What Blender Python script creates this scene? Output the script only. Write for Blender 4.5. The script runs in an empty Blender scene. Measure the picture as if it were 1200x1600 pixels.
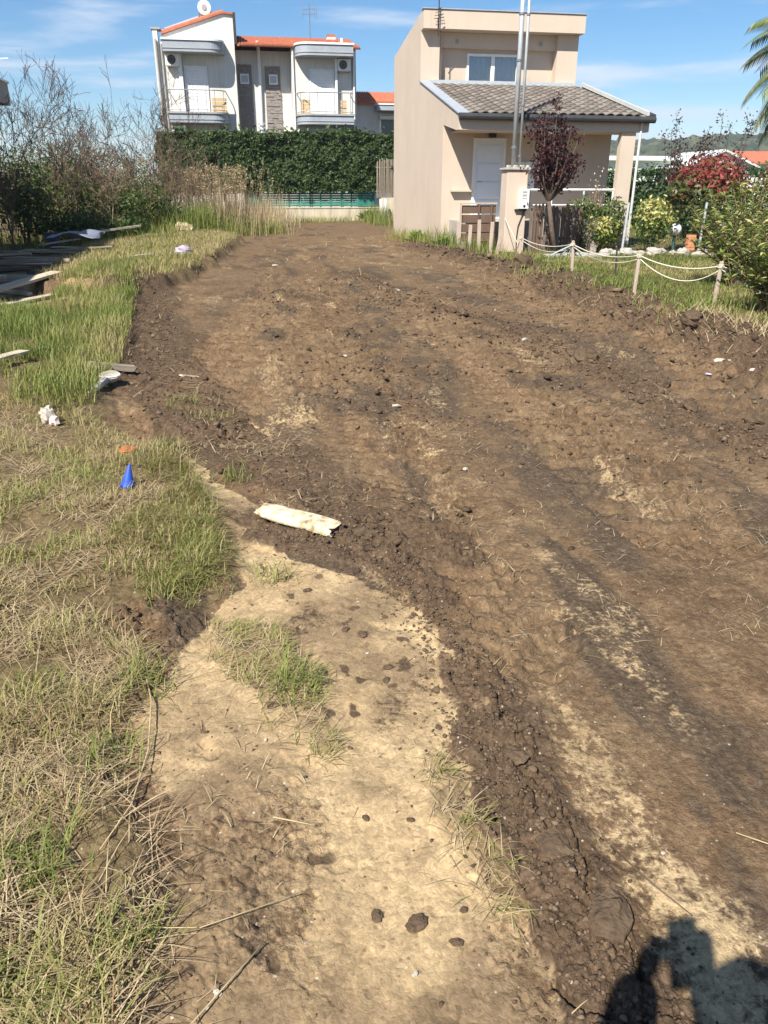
import bpy, math, random
import numpy as np
from mathutils import Vector, Matrix, noise as mnoise

# ------------------------------------------------------------------ camera, sky, sun, exposure
scene = bpy.context.scene
cam_data = bpy.data.cameras.new('camera'); cam = bpy.data.objects.new('camera', cam_data)
scene.collection.objects.link(cam); scene.camera = cam
cam.location = (0, 0, 1.6)
cam.rotation_euler = (math.radians(90 - 23.0), 0, math.radians(-10.1))
cam_data.sensor_fit = 'VERTICAL'; cam_data.sensor_height = 36; cam_data.lens = 36 * 1186 / 1600
cam_data.clip_start = 0.05; cam_data.clip_end = 8000

SUN_EL, SUN_HEAD = math.radians(47.6), math.radians(38.0)      # light travels towards heading (clockwise from +Y)
world = bpy.data.worlds.new('World'); scene.world = world; world.use_nodes = True
wn, wl = world.node_tree.nodes, world.node_tree.links
wn.clear()
w_out = wn.new('ShaderNodeOutputWorld'); w_bg = wn.new('ShaderNodeBackground')
sky = wn.new('ShaderNodeTexSky'); sky.sky_type = 'NISHITA'; sky.sun_disc = False
sky.sun_elevation = SUN_EL; sky.sun_rotation = math.pi + SUN_HEAD
sky.air_density = 1.0; sky.dust_density = 0.0; sky.ozone_density = 4.5; sky.altitude = 50
tc = wn.new('ShaderNodeTexCoord')
mp = wn.new('ShaderNodeMapping'); mp.inputs['Scale'].default_value = (1.6, 1.6, 13.0); mp.inputs['Location'].default_value = (3.1, 0.4, 1.2)
cn = wn.new('ShaderNodeTexNoise'); cn.inputs['Scale'].default_value = 1.5; cn.inputs['Detail'].default_value = 7; cn.inputs['Roughness'].default_value = 0.55; cn.inputs['Distortion'].default_value = 0.4
cr = wn.new('ShaderNodeMapRange'); cr.interpolation_type = 'SMOOTHSTEP'
cr.inputs['From Min'].default_value = 0.49; cr.inputs['From Max'].default_value = 0.68; cr.inputs['To Max'].default_value = 0.78
cm = wn.new('ShaderNodeMix'); cm.data_type = 'RGBA'; cm.inputs[7].default_value = (6.6, 7.2, 8.2, 1)
wl.new(tc.outputs['Generated'], mp.inputs['Vector']); wl.new(mp.outputs[0], cn.inputs['Vector']); wl.new(cn.outputs[0], cr.inputs['Value'])
wl.new(cr.outputs[0], cm.inputs[0]); hs_ = wn.new('ShaderNodeHueSaturation'); hs_.inputs['Saturation'].default_value = 1.22; wl.new(sky.outputs[0], hs_.inputs['Color']); wl.new(hs_.outputs[0], cm.inputs[6]); wl.new(cm.outputs[2], w_bg.inputs['Color'])
w_bg.inputs['Strength'].default_value = 0.068
wl.new(w_bg.outputs[0], w_out.inputs['Surface'])

sun_data = bpy.data.lights.new('sun', 'SUN'); sun_data.energy = 5.0; sun_data.angle = math.radians(0.53); sun_data.color = (1.0, 0.94, 0.84)
sun = bpy.data.objects.new('sun', sun_data); scene.collection.objects.link(sun)
_d = Vector((math.sin(SUN_HEAD) * math.cos(SUN_EL), math.cos(SUN_HEAD) * math.cos(SUN_EL), -math.sin(SUN_EL)))
sun.rotation_euler = _d.to_track_quat('-Z', 'Y').to_euler(); sun.location = (-20, -20, 40)

scene.view_settings.view_transform = 'Standard'; scene.view_settings.look = 'None'
scene.view_settings.exposure = 0.93; scene.view_settings.gamma = 1.0; scene.view_settings.use_curve_mapping = False

RNG = np.random.default_rng(7); random.seed(7)
COL = scene.collection

# ------------------------------------------------------------------ materials
MATS = {}
def mat(name, c1, c2=None, scale=3.0, rough=0.85, bump=0.0, bscale=40.0, metal=0.0, detail=5, spec=0.3, lo=0.35, hi=0.65, stretch=None, coord='Object', c3=None, streak=0.0):
    if name in MATS: return MATS[name]
    m = bpy.data.materials.new(name); m.use_nodes = True; n, l = m.node_tree.nodes, m.node_tree.links
    b = n['Principled BSDF']; b.inputs['Roughness'].default_value = rough; b.inputs['Metallic'].default_value = metal
    b.inputs['Specular IOR Level'].default_value = spec
    t = n.new('ShaderNodeTexCoord'); vec = t.outputs[coord]
    if stretch:
        mpn = n.new('ShaderNodeMapping'); mpn.inputs['Scale'].default_value = stretch; l.new(vec, mpn.inputs['Vector']); vec = mpn.outputs[0]
    nz = n.new('ShaderNodeTexNoise'); nz.inputs['Scale'].default_value = scale; nz.inputs['Detail'].default_value = detail; nz.inputs['Roughness'].default_value = 0.6
    l.new(vec, nz.inputs['Vector'])
    r = n.new('ShaderNodeValToRGB'); e = r.color_ramp.elements
    c2 = c2 or tuple(0.8 * v for v in c1)
    e[0].position = lo; e[0].color = (*c1, 1); e[1].position = hi; e[1].color = (*c2, 1)
    if c3: k = e.new(min(hi + 0.12, 1)); k.color = (*c3, 1)
    l.new(nz.outputs[0], r.inputs[0]); l.new(r.outputs[0], b.inputs['Base Color'])
    if streak:                                                   # rain streaks and patched render
        sm_ = n.new('ShaderNodeMapping'); sm_.inputs['Scale'].default_value = (5, 5, 0.35); l.new(t.outputs['Object'], sm_.inputs['Vector'])
        s1 = n.new('ShaderNodeTexNoise'); s1.inputs['Scale'].default_value = 1.4; s1.inputs['Detail'].default_value = 7; s1.inputs['Roughness'].default_value = 0.65; l.new(sm_.outputs[0], s1.inputs['Vector'])
        mr = n.new('ShaderNodeMapRange'); mr.inputs['From Min'].default_value = 0.42; mr.inputs['From Max'].default_value = 0.72; mr.inputs['To Min'].default_value = 1.0; mr.inputs['To Max'].default_value = 1 - streak; l.new(s1.outputs[0], mr.inputs['Value'])
        mu = n.new('ShaderNodeMix'); mu.data_type = 'RGBA'; mu.blend_type = 'MULTIPLY'; mu.inputs[0].default_value = 1; l.new(r.outputs[0], mu.inputs[6]); l.new(mr.outputs[0], mu.inputs[7]); l.new(mu.outputs[2], b.inputs['Base Color'])
    if bump:
        bn = n.new('ShaderNodeTexNoise'); bn.inputs['Scale'].default_value = bscale; bn.inputs['Detail'].default_value = 4; l.new(vec, bn.inputs['Vector'])
        bp = n.new('ShaderNodeBump'); bp.inputs['Strength'].default_value = bump; bp.inputs['Distance'].default_value = 0.01
        l.new(bn.outputs[0], bp.inputs['Height']); l.new(bp.outputs[0], b.inputs['Normal'])
    MATS[name] = m; return m

def leaf_mat(name, cols, rough=0.5, trans=0.3, spec=0.3):
    """foliage: colour picked per leaf from the 'rnd' attribute"""
    if name in MATS: return MATS[name]
    m = bpy.data.materials.new(name); m.use_nodes = True; n, l = m.node_tree.nodes, m.node_tree.links
    b = n['Principled BSDF']; b.inputs['Roughness'].default_value = rough; b.inputs['Specular IOR Level'].default_value = spec
    a = n.new('ShaderNodeAttribute'); a.attribute_name = 'rnd'
    r = n.new('ShaderNodeValToRGB'); e = r.color_ramp.elements
    e[0].position = cols[0][0]; e[0].color = (*cols[0][1], 1); e[1].position = cols[-1][0]; e[1].color = (*cols[-1][1], 1)
    for p, c in cols[1:-1]:
        k = e.new(p); k.color = (*c, 1)
    l.new(a.outputs['Fac'], r.inputs[0]); l.new(r.outputs[0], b.inputs['Base Color'])
    tr = n.new('ShaderNodeBsdfTranslucent'); l.new(r.outputs[0], tr.inputs['Color'])
    mx = n.new('ShaderNodeMixShader'); mx.inputs[0].default_value = trans
    l.new(b.outputs[0], mx.inputs[1]); l.new(tr.outputs[0], mx.inputs[2]); l.new(mx.outputs[0], n['Material Output'].inputs['Surface'])
    MATS[name] = m; return m

def glass_mat(name, tint=(0.9, 0.95, 1.0)):
    if name in MATS: return MATS[name]
    m = bpy.data.materials.new(name); m.use_nodes = True; n, l = m.node_tree.nodes, m.node_tree.links
    n.remove(n['Principled BSDF'])
    g = n.new('ShaderNodeBsdfGlossy'); g.inputs['Roughness'].default_value = 0.03
    t = n.new('ShaderNodeBsdfTransparent'); t.inputs['Color'].default_value = (*tint, 1)
    f = n.new('ShaderNodeFresnel'); f.inputs['IOR'].default_value = 1.6
    ad = n.new('ShaderNodeMath'); ad.operation = 'ADD'; ad.inputs[1].default_value = 0.03; l.new(f.outputs[0], ad.inputs[0])
    x = n.new('ShaderNodeMixShader'); l.new(ad.outputs[0], x.inputs[0]); l.new(t.outputs[0], x.inputs[1]); l.new(g.outputs[0], x.inputs[2])
    l.new(x.outputs[0], n['Material Output'].inputs['Surface']); MATS[name] = m; return m

# ------------------------------------------------------------------ mesh helpers
ORG = {}
def tag(o, label=None, cat=None, group=None, kind=None):
    if label: o['label'] = label
    if cat: o['category'] = cat
    if group: o['group'] = group
    if kind: o['kind'] = kind
    return o
def link(o, parent=None, org=(0, 0, 0)):
    COL.objects.link(o)
    if parent is not None: o.parent = parent
    else: o.location = org
    ORG[o] = Vector(org); return o
def empty(name, loc, label, cat, group=None):
    o = bpy.data.objects.new(name, None); o.empty_display_size = 0.2; link(o, None, loc)
    return tag(o, label, cat, group)
def arr_mesh(name, V, Fc, material, parent=None, org=(0, 0, 0), attrs=None, smooth=False):
    """V (n,3), Fc (m,k) one face size, in world coordinates"""
    V = np.asarray(V, dtype=np.float32); Fc = np.asarray(Fc, dtype=np.int32)
    if parent is not None: org = ORG[parent]
    V = V - np.asarray(tuple(org), dtype=np.float32)
    me = bpy.data.meshes.new(name); k = Fc.shape[1]
    me.vertices.add(len(V)); me.vertices.foreach_set('co', V.ravel())
    me.loops.add(Fc.size); me.loops.foreach_set('vertex_index', Fc.ravel())
    me.polygons.add(len(Fc)); me.polygons.foreach_set('loop_start', np.arange(0, Fc.size, k, dtype=np.int32))
    if smooth: me.polygons.foreach_set('use_smooth', np.ones(len(Fc), dtype=bool))
    for an, av in (attrs or {}).items():
        av = np.asarray(av, dtype=np.float32)
        if av.ndim == 1: at = me.attributes.new(an, 'FLOAT', 'POINT'); at.data.foreach_set('value', av)
        else: at = me.attributes.new(an, 'FLOAT_COLOR', 'POINT'); at.data.foreach_set('color', av.ravel())
    me.update(calc_edges=True); me.materials.append(material)
    return link(bpy.data.objects.new(name, me), parent, org)
class MB:
    def __init__(s): s.v = []; s.f = []
    def add(s, vs, fs):
        b = len(s.v); s.v += [tuple(p) for p in vs]; s.f += [tuple(i + b for i in f) for f in fs]; return s
    def box(s, x0, x1, y0, y1, z0, z1, M=None):
        vs = [Vector(p) for p in ((x0,y0,z0),(x1,y0,z0),(x1,y1,z0),(x0,y1,z0),(x0,y0,z1),(x1,y0,z1),(x1,y1,z1),(x0,y1,z1))]
        if M is not None: vs = [M @ p for p in vs]
        return s.add(vs, [(0,3,2,1),(4,5,6,7),(0,1,5,4),(1,2,6,5),(2,3,7,6),(3,0,4,7)])
    def tube(s, pts, rad, n=8, cap=True):
        pts = [Vector(p) for p in pts]; rad = rad if hasattr(rad, '__len__') else [rad] * len(pts)
        vs = []; prev = None
        for i, p in enumerate(pts):
            d = (pts[min(i + 1, len(pts) - 1)] - pts[max(i - 1, 0)])
            d = d.normalized() if d.length > 1e-9 else Vector((0, 0, 1))
            u = prev if prev is not None else (Vector((1, 0, 0)) if abs(d.x) < 0.8 else Vector((0, 1, 0)))
            u = (u - d * u.dot(d)); u = u.normalized() if u.length > 1e-6 else d.orthogonal().normalized()
            w = d.cross(u); prev = u
            for k in range(n):
                a = 2 * math.pi * k / n; vs.append(p + (u * math.cos(a) + w * math.sin(a)) * rad[i])
        fs = [(i * n + k, i * n + (k + 1) % n, (i + 1) * n + (k + 1) % n, (i + 1) * n + k) for i in range(len(pts) - 1) for k in range(n)]
        if cap: fs += [tuple(range(n))[::-1], tuple(range((len(pts) - 1) * n, len(pts) * n))]
        return s.add(vs, fs)
    def prism(s, poly, a0, a1, axis='y'):
        """polygon in the plane across axis, extruded from a0 to a1. axis y: (x,z); x: (y,z); z: (x,y)"""
        def P(p, a): return (p[0], a, p[1]) if axis == 'y' else ((a, p[0], p[1]) if axis == 'x' else (p[0], p[1], a))
        n = len(poly); vs = [P(p, a0) for p in poly] + [P(p, a1) for p in poly]
        fs = [tuple(range(n)), tuple(range(n, 2 * n))[::-1]] + [(i, (i + 1) % n, n + (i + 1) % n, n + i) for i in range(n)]
        return s.add(vs, fs)
    def ball(s, c, r, nu=12, nv=8, sc=(1, 1, 1), jit=0, rng=random):
        vs = []
        for j in range(nv + 1):
            for i in range(nu):
                th = math.pi * j / nv; ph = 2 * math.pi * i / nu
                k = r * (1 + (rng.random() - 0.5) * jit) if 0 < j < nv else r
                vs.append((c[0] + k * sc[0] * math.sin(th) * math.cos(ph), c[1] + k * sc[1] * math.sin(th) * math.sin(ph), c[2] + k * sc[2] * math.cos(th)))
        return s.add(vs, [(j * nu + i, (j + 1) * nu + i, (j + 1) * nu + (i + 1) % nu, j * nu + (i + 1) % nu) for j in range(nv) for i in range(nu)])
    def build(s, name, material, parent=None, org=(0, 0, 0), smooth=False, bevel=0.0, recalc=True):
        if parent is not None: org = ORG[parent]
        o_ = Vector(org); me = bpy.data.meshes.new(name)
        me.from_pydata([tuple(Vector(p) - o_) for p in s.v], [], s.f)
        if recalc:
            import bmesh
            bm = bmesh.new(); bm.from_mesh(me); bmesh.ops.recalc_face_normals(bm, faces=bm.faces)
            bm.to_mesh(me); bm.free()
        if smooth: me.polygons.foreach_set('use_smooth', np.ones(len(me.polygons), dtype=bool))
        me.materials.append(material); me.update()
        o = link(bpy.data.objects.new(name, me), parent, org)
        if bevel:
            b = o.modifiers.new('bevel', 'BEVEL'); b.width = bevel; b.segments = 2; b.limit_method = 'ANGLE'
        return o
def copy_tree(o, parent=None):
    c = o.copy(); COL.objects.link(c); c.parent = parent
    for ch in list(o.children): copy_tree(ch, c)
    return c
def B(name, material, parent, *boxes, bevel=0.0, org=(0, 0, 0)):
    m = MB()
    for b in boxes: m.box(*b)
    return m.build(name, material, parent, org, bevel=bevel)

# ------------------------------------------------------------------ numpy noise
def _h(ix, iy, s):
    h = (ix.astype(np.int64) * 374761393 + iy.astype(np.int64) * 668265263 + s * 974634777) & 0xFFFFFFFF
    h = ((h ^ (h >> 13)) * 1274126177) & 0xFFFFFFFF
    h = ((h ^ (h >> 16)) * 2246822519) & 0xFFFFFFFF
    return ((h ^ (h >> 15)) & 0xFFFFFF) / float(0xFFFFFF)
def vn(x, y, s=0):
    ix, iy = np.floor(x), np.floor(y); fx, fy = x - ix, y - iy
    u, v = fx * fx * fx * (fx * (fx * 6 - 15) + 10), fy * fy * fy * (fy * (fy * 6 - 15) + 10)
    a, b, c, d = _h(ix, iy, s), _h(ix + 1, iy, s), _h(ix, iy + 1, s), _h(ix + 1, iy + 1, s)
    return ((a + (b - a) * u) * (1 - v) + (c + (d - c) * u) * v) * 2 - 1
def fbm(x, y, o=4, s=0):
    t = 0; a = 0.55
    for i in range(o):
        ca, sa = math.cos(0.6 * i + s), math.sin(0.6 * i + s)
        t = t + a * vn((x * ca - y * sa) * 2.03 ** i + 17.3 * i, (x * sa + y * ca) * 2.03 ** i - 9.1 * i, s * 31 + i); a *= 0.5
    return t
def worley(x, y, s=0):
    ix, iy = np.floor(x), np.floor(y); f1 = np.full(x.shape, 9.0); f2 = np.full(x.shape, 9.0); cid = np.zeros(x.shape)
    for dx in (-1, 0, 1):
        for dy in (-1, 0, 1):
            cx, cy = ix + dx, iy + dy
            px, py = cx + _h(cx, cy, s), cy + _h(cx, cy, s + 50)
            d = np.hypot(px - x, py - y); cl = d < f1
            f2 = np.where(cl, f1, np.minimum(f2, d)); cid = np.where(cl, _h(cx, cy, s + 99), cid); f1 = np.where(cl, d, f1)
    return f1, f2, cid
def sm(a, b, x):
    t = np.clip((x - a) / (b - a), 0, 1); return t * t * (3 - 2 * t)
def seg_dist(x, y, line):
    """distance to a polyline, signed side offset and arc length of the nearest point"""
    best = np.full(x.shape, 1e9); lat = np.zeros(x.shape); arc = np.zeros(x.shape); s0 = 0.0
    for (ax, ay), (bx, by) in zip(line[:-1], line[1:]):
        dx, dy = bx - ax, by - ay; L = math.hypot(dx, dy); t = np.clip(((x - ax) * dx + (y - ay) * dy) / (L * L), 0, 1)
        qx, qy = x - ax - t * dx, y - ay - t * dy; d = np.hypot(qx, qy); c = d < best
        best = np.where(c, d, best); lat = np.where(c, np.sign(dx * qy - dy * qx) * d, lat); arc = np.where(c, s0 + t * L, arc); s0 += L
    return best, lat, arc
def poly_sd(x, y, poly):
    """signed distance to a polygon, negative inside"""
    d = np.full(x.shape, 1e9); ins = np.zeros(x.shape, dtype=bool); n = len(poly)
    for i in range(n):
        ax, ay = poly[i]; bx, by = poly[(i + 1) % n]; dx, dy = bx - ax, by - ay
        t = np.clip(((x - ax) * dx + (y - ay) * dy) / (dx * dx + dy * dy + 1e-12), 0, 1)
        d = np.minimum(d, np.hypot(x - ax - t * dx, y - ay - t * dy))
        if ay != by:
            c = ((ay > y) != (by > y)) & (x < (bx - ax) * (y - ay) / (by - ay) + ax); ins ^= c
    return np.where(ins, -d, d)
# ------------------------------------------------------------------ site plan (metres): soil zones and lines of the plot
ZONE = {
 'sand_main': [(-0.41,4.91),(-0.19,4.31),(-0.01,3.88),(0.06,3.41),(0.17,3.15),(0.36,3.02),(0.50,2.81),(0.60,2.63),(0.65,2.38),(0.66,2.10),(0.67,1.86),(0.59,1.72),(0.61,1.54),(0.59,1.37),(0.60,1.19),(0.60,0.95),(0.55,0.72),(-0.37,0.89),(-0.30,1.11),(-0.30,1.34),(-0.25,1.56),(-0.35,1.89),(-0.47,2.09),(-0.37,2.44),(-0.22,2.73),(-0.09,3.00),(-0.20,3.46),(-0.29,4.07)],
 'mud_mid': [(-0.39,1.90),(-0.27,2.23),(-0.14,2.13),(-0.02,1.89),(0.07,1.59),(-0.03,1.40),(-0.08,1.21),(-0.17,1.09),(-0.30,1.11),(-0.32,1.39),(-0.26,1.62)],
 'sand_right': [(0.91,2.34),(1.07,2.10),(1.06,1.79),(1.03,1.51),(1.09,1.32),(1.24,1.15),(1.14,0.73),(0.65,0.82),(0.76,1.20),(0.78,1.51),(0.80,1.83)],
 'sand_mid': [(0.99,5.57),(1.48,5.48),(1.58,4.28),(1.52,3.30),(1.58,2.56),(1.39,2.30),(1.31,2.67),(1.14,3.01),(1.00,3.65),(0.97,4.51)],
 'sand_strip': [(0.11,8.09),(0.53,7.85),(0.55,5.84),(0.39,4.88),(0.21,5.53)],
 'sand_spot': [(2.03,11.49),(2.29,10.79),(2.06,9.12),(1.82,9.54)],
 'sand_path': [(-3.82,15.85),(-3.06,17.57),(-2.27,12.12),(-2.71,10.21),(-3.57,10.13),(-4.56,13.24)],
 'sand_far': [(2.37,32.13),(6.00,28.40),(5.07,16.12),(4.80,12.37),(3.10,14.62),(1.53,19.09)],
 'sand_log': [(-0.29,5.00),(0.10,5.07),(0.57,4.01),(1.00,3.65),(1.16,2.87),(0.90,3.26),(0.53,3.74),(0.05,3.82)],
 'grass_green': [(-3.04,11.61),(-2.89,15.15),(-2.11,16.74),(-1.39,9.74),(-1.22,7.85),(-1.22,6.15),(-1.51,5.92),(-1.97,6.28),(-2.54,5.40),(-4.47,8.74),(-4.08,11.22)],
 'grass_far': [(-4.26,22.06),(-3.42,25.64),(-1.09,31.35),(-0.03,26.58),(-0.99,15.92),(-1.70,13.12),(-2.49,12.87),(-3.58,14.77)],
 'grass_mid': [(-2.96,5.48),(-1.97,6.28),(-1.24,5.97),(-0.77,5.23),(-0.42,5.02),(-0.18,3.45),(-0.10,3.07),(-0.43,2.84),(-0.66,2.66),(-0.96,2.50),(-1.76,2.46)],
 'grass_tuft_mid': [(-0.69,4.80),(-0.37,4.51),(-0.20,3.46),(-0.15,3.08),(-0.42,2.98),(-0.66,3.02),(-0.79,3.49),(-0.73,3.96)],
 'grass_near': [(-1.99,2.90),(-1.02,2.73),(-0.65,2.78),(-0.42,2.40),(-0.52,2.07),(-0.36,1.64),(-0.30,1.37),(-0.31,1.11),(-0.31,0.88),(-1.11,1.02)],
 'mud_low': [(0.13,1.28),(0.35,1.27),(0.56,1.13),(0.62,0.95),(0.60,0.72),(-0.06,0.83),(0.02,1.11)],
 'tuft_a': [(-0.25,2.71),(0.00,2.61),(0.14,2.30),(0.22,1.82),(0.13,1.79),(-0.02,2.04),(-0.20,2.41)],
 'tuft_b': [(0.42,1.83),(0.51,1.75),(0.55,1.48),(0.58,1.21),(0.52,1.21),(0.42,1.43),(0.39,1.63)],
 'mud_bank': [(-0.68,2.84),(-0.44,2.90),(-0.30,2.74),(-0.37,2.44),(-0.47,2.09),(-0.59,2.11)],
 'lawn': [(6.69,17.83),(9.29,19.23),(17.78,19.25),(15.74,12.37),(5.51,4.95),(6.05,7.77),(6.01,9.26),(5.99,11.14),(5.68,13.13),(5.77,15.33)],
}
LINE = {
 'berm': [(0.07,3.50),(0.28,3.37),(0.45,3.21),(0.58,3.11),(0.67,2.81),(0.69,2.42),(0.69,2.09),(0.67,1.79),(0.65,1.51),(0.66,1.25),(0.68,1.05),(0.68,0.91),(0.65,0.71)],
 'fresh_left': [(-1.69,13.97),(-1.16,9.70),(-0.79,7.20),(-0.42,6.01),(-0.21,5.13),(0.12,4.54),(0.35,4.05),(0.61,3.63),(0.78,3.28)],
 'right_berm': [(5.30,23.25),(5.55,19.30),(5.74,16.42),(5.36,12.11),(5.26,9.72),(5.28,8.20),(5.27,7.01),(5.01,5.04)],
 'windrow': [(2.05,15.99),(2.54,11.97),(3.00,9.43),(3.25,7.71),(3.26,6.48),(3.32,5.34),(3.23,4.11),(3.06,2.87)],
 'windrow_b': [(1.03,9.31),(1.18,6.60),(1.43,5.31),(2.12,5.02),(2.21,3.83)],
 'grey_a': [(1.95,17.39),(1.65,10.78),(1.63,7.34),(1.71,5.26),(1.71,4.08),(1.67,3.20),(1.48,2.53),(1.43,2.04),(1.40,1.50),(1.34,0.96)],
 'grey_b': [(3.62,17.10),(3.51,11.09),(3.78,8.82),(3.97,7.24),(4.01,5.22),(4.04,3.96)],
 'grey_c': [(2.05,4.73),(2.02,3.47),(2.02,2.38),(1.95,1.63)],
 'grey_d': [(-0.22,12.47),(0.05,6.80),(0.30,4.89)],
 'track_a': [(1.69,21.00),(0.47,10.41),(0.05,6.80),(-0.32,5.80)],
 'track_b': [(1.78,14.85),(1.01,6.63),(0.90,4.17),(0.92,3.11),(0.90,2.38)],
 'track_c': [(4.53,14.36),(4.57,10.26),(4.47,7.49),(4.26,5.17)],
 'track_d': [(2.54,11.97),(2.41,7.52),(2.24,4.84),(2.20,3.26)],
 'crack_a': [(0.77,1.49),(0.77,1.35),(0.76,1.29),(0.73,1.24)],
 'crack_b': [(0.77,1.18),(0.77,1.08),(0.75,1.02)],
 'crack_c': [(0.57,1.05),(0.59,0.99),(0.65,0.94)],
 'crack_d': [(-0.10,1.96),(-0.18,1.86),(-0.26,1.74)],
}
# ------------------------------------------------------------------ ground relief and soil zones
def terrain(x, y):
    x = np.asarray(x, dtype=np.float64); y = np.asarray(y, dtype=np.float64)
    r = np.hypot(x, y); far = np.clip((r - 2) / 10, 0, 1)
    wa, wb = fbm(x * 6, y * 6, 4, 1), fbm(x * 6 + 40, y * 6, 4, 2)
    wc, wd = fbm(x * 0.9, y * 0.9, 3, 3), fbm(x * 0.9 + 70, y * 0.9, 3, 4)
    wx = x + 0.05 * wa + (0.04 + 0.35 * far) * wc; wy = y + 0.05 * wb + (0.04 + 0.5 * far) * wd
    blot = fbm(x * 3.1, y * 2.3, 5, 5); blot2 = fbm(x * 1.1, y * 0.8, 4, 6); strk = 0.65 * fbm((x + 0.2 * wc) * 5.0, y * 0.7, 5, 20) + 0.45 * fbm(x * 2.6 + 3, y * 1.7, 5, 36); q0 = fbm(x * 12, y * 9, 3, 37)
    Z = lambda k, e=0.05: sm(e, -e, poly_sd(wx, wy, ZONE[k]))
    # colours of soil
    sand = Z('sand_main', 0.03)
    damp = np.maximum(1.0 * Z('mud_mid', 0.3) * sm(-0.7, 0.0, blot + 0.25), 0.95 * Z('mud_low', 0.2) * sm(-0.45, 0.2, blot + 0.1))
    damp = np.maximum(damp, np.maximum(0.75 * sm(-0.12, 0.45, blot2 + 0.5 * blot), 0.55 * sm(0.0, 0.4, fbm(x * 1.5, y * 1.5, 4, 29))))
    damp = np.maximum(damp, 0.9 * sm(0.25, -0.15, wx) * sm(2.3, 1.7, y) * sm(-0.6, 0.1, blot + 0.2))
    sand = sand * (1 - 0.5 * sm(0.08, 0.45, blot + 0.25 * wa))
    for k, w, lo, hi, e in (('sand_right', 0.70, -0.6, 0.1, 0.2), ('sand_mid', 0.70, -0.6, 0.1, 0.4), ('sand_strip', 0.72, -0.7, 0.0, 0.35),
                            ('sand_spot', 0.7, -0.4, 0.2, 0.3), ('sand_path', 0.8, -0.4, 0.1, 0.3), ('sand_far', 0.5, -0.4, 0.3, 0.9), ('sand_log', 0.55, -0.4, 0.25, 0.25)):
        sand = np.maximum(sand, w * Z(k, e * 1.6) * sm(lo - 0.1, hi + 0.15, 0.6 * blot + 0.6 * strk))
    sand = np.maximum(sand, 0.44 * sm(0.05, 0.5, strk + 0.3 * blot) * sm(5.3, 4.6, np.abs(x + 0.0) ) * sm(0.8, 1.2, y) * sm(44, 30, y))
    dark = 0.8 * sm(-0.05, 0.4, 0.55 * fbm((x + 0.25 * wd) * 3.6 + 9, y * 0.5, 5, 24) + 0.6 * fbm(x * 2.0 + 5, y * 1.3, 5, 25) + 0.2 * q0) * sm(5.0, 4.2, np.abs(x))
    for k, w, hw in (('grey_a', 0.85, 0.26), ('grey_b', 0.8, 0.45), ('grey_c', 0.6, 0.3), ('grey_d', 0.6, 0.3)):
        d, _, _ = seg_dist(wx, wy, LINE[k]); dark = np.maximum(dark, w * sm(hw * 1.7, hw * 0.3, d) * sm(-0.45, 0.35, 0.5 * blot + 0.8 * strk))
    grass = 0 * x
    for k, e in (('grass_green', 0.25), ('grass_far', 0.4), ('grass_mid', 0.08), ('grass_near', 0.05), ('lawn', 0.3)):
        grass = np.maximum(grass, Z(k, e))
    grass = np.maximum(grass, sm(0.6, -0.4, wx + 3.0) * sm(1.5, 3.0, r))
    grass = np.maximum(grass, sm(0.3, 0.9, wx - 6.0) * sm(2, 4, y))
    grass = np.maximum(grass, np.clip(sm(42.5, 44.5, wy) + sm(-0.2, -1.0, y + 0.3 * wc), 0, 1))
    grass = np.maximum(grass, sm(0.2, -0.2, wx + 1.1) * sm(7.0, 6.0, y))
    for k in ('tuft_a', 'tuft_b'): grass = np.maximum(grass, 0.55 * Z(k, 0.05))
    grass = grass * (1 - 0.85 * Z('mud_bank', 0.1)) * (1 - 0.9 * Z('sand_path', 0.3))
    # relief
    q1, q2 = fbm(x * 22, y * 22, 3, 18), fbm(x * 22 + 31, y * 22, 3, 19)
    w1, w1b, c1 = worley(x * 11 + 0.7 * wa + 0.35 * q1, y * 11 + 0.7 * wb + 0.35 * q2, 11); w2, w2b, c2 = worley(x * 30 + 0.6 * wa + 0.6 * q1, y * 30 + 0.6 * q2, 12); w3, w3b, c3 = worley(x * 4 + 0.5 * wa + 0.3 * q1, y * 4 + 0.5 * wb, 13)
    ra, rb = fbm(x * 17, y * 17, 4, 16), fbm(x * 45, y * 45, 3, 17)
    clod1 = sm(0.0, 0.22, w1b - w1) * (0.15 + c1) * (0.8 + 0.5 * ra); clod2 = sm(0.0, 0.3, w2b - w2) * (0.1 + c2) * (0.7 + 0.6 * rb); clod3 = sm(0.0, 0.2, w3b - w3) * (0.1 + c3) * (0.7 + 0.6 * wa)
    n2 = fbm(x * 7, y * 7, 4, 7); n3 = fbm(x * 26, y * 26, 3, 8); n4 = fbm(x * 70, y * 70, 2, 9)
    z = 0.02 * blot2 + 0.006 * n2 + 0.026 * fbm((x + 0.1 * wc) * 3.0, y * 0.22, 4, 28) * (1 - grass) * (1 - Z('sand_main', 0.2)) * sm(1.0, 2.2, r)
    fresh = 0 * x
    d, lat, arc = seg_dist(wx, wy, LINE['berm'])
    hw = 0.118 + 0.10 * sm(3.0, 3.3, y) + 0.035 * blot + 0.02 * n2
    d = d + 0.020 * n3 + 0.022 * q1 + 0.012 * rb; p = sm(hw, hw * 0.75, d); body = sm(hw * 1.05, hw * 0.1, d)
    tail = (lat > 0) * sm(hw * 2.1, hw * 0.9, d) * sm(-0.2, 0.3, blot + 0.4 * wa); fresh = np.maximum(fresh, 0.75 * tail)
    z = z + 0.014 * tail * (0.3 + clod1 + 0.6 * clod2)
    z = z + p * (0.006 + 0.012 * body + 0.017 * clod1 + 0.012 * clod2 + 0.010 * n2 + 0.006 * rb)
    fresh = np.maximum(fresh, p * (0.72 + 0.6 * blot + 0.5 * wa))
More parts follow.
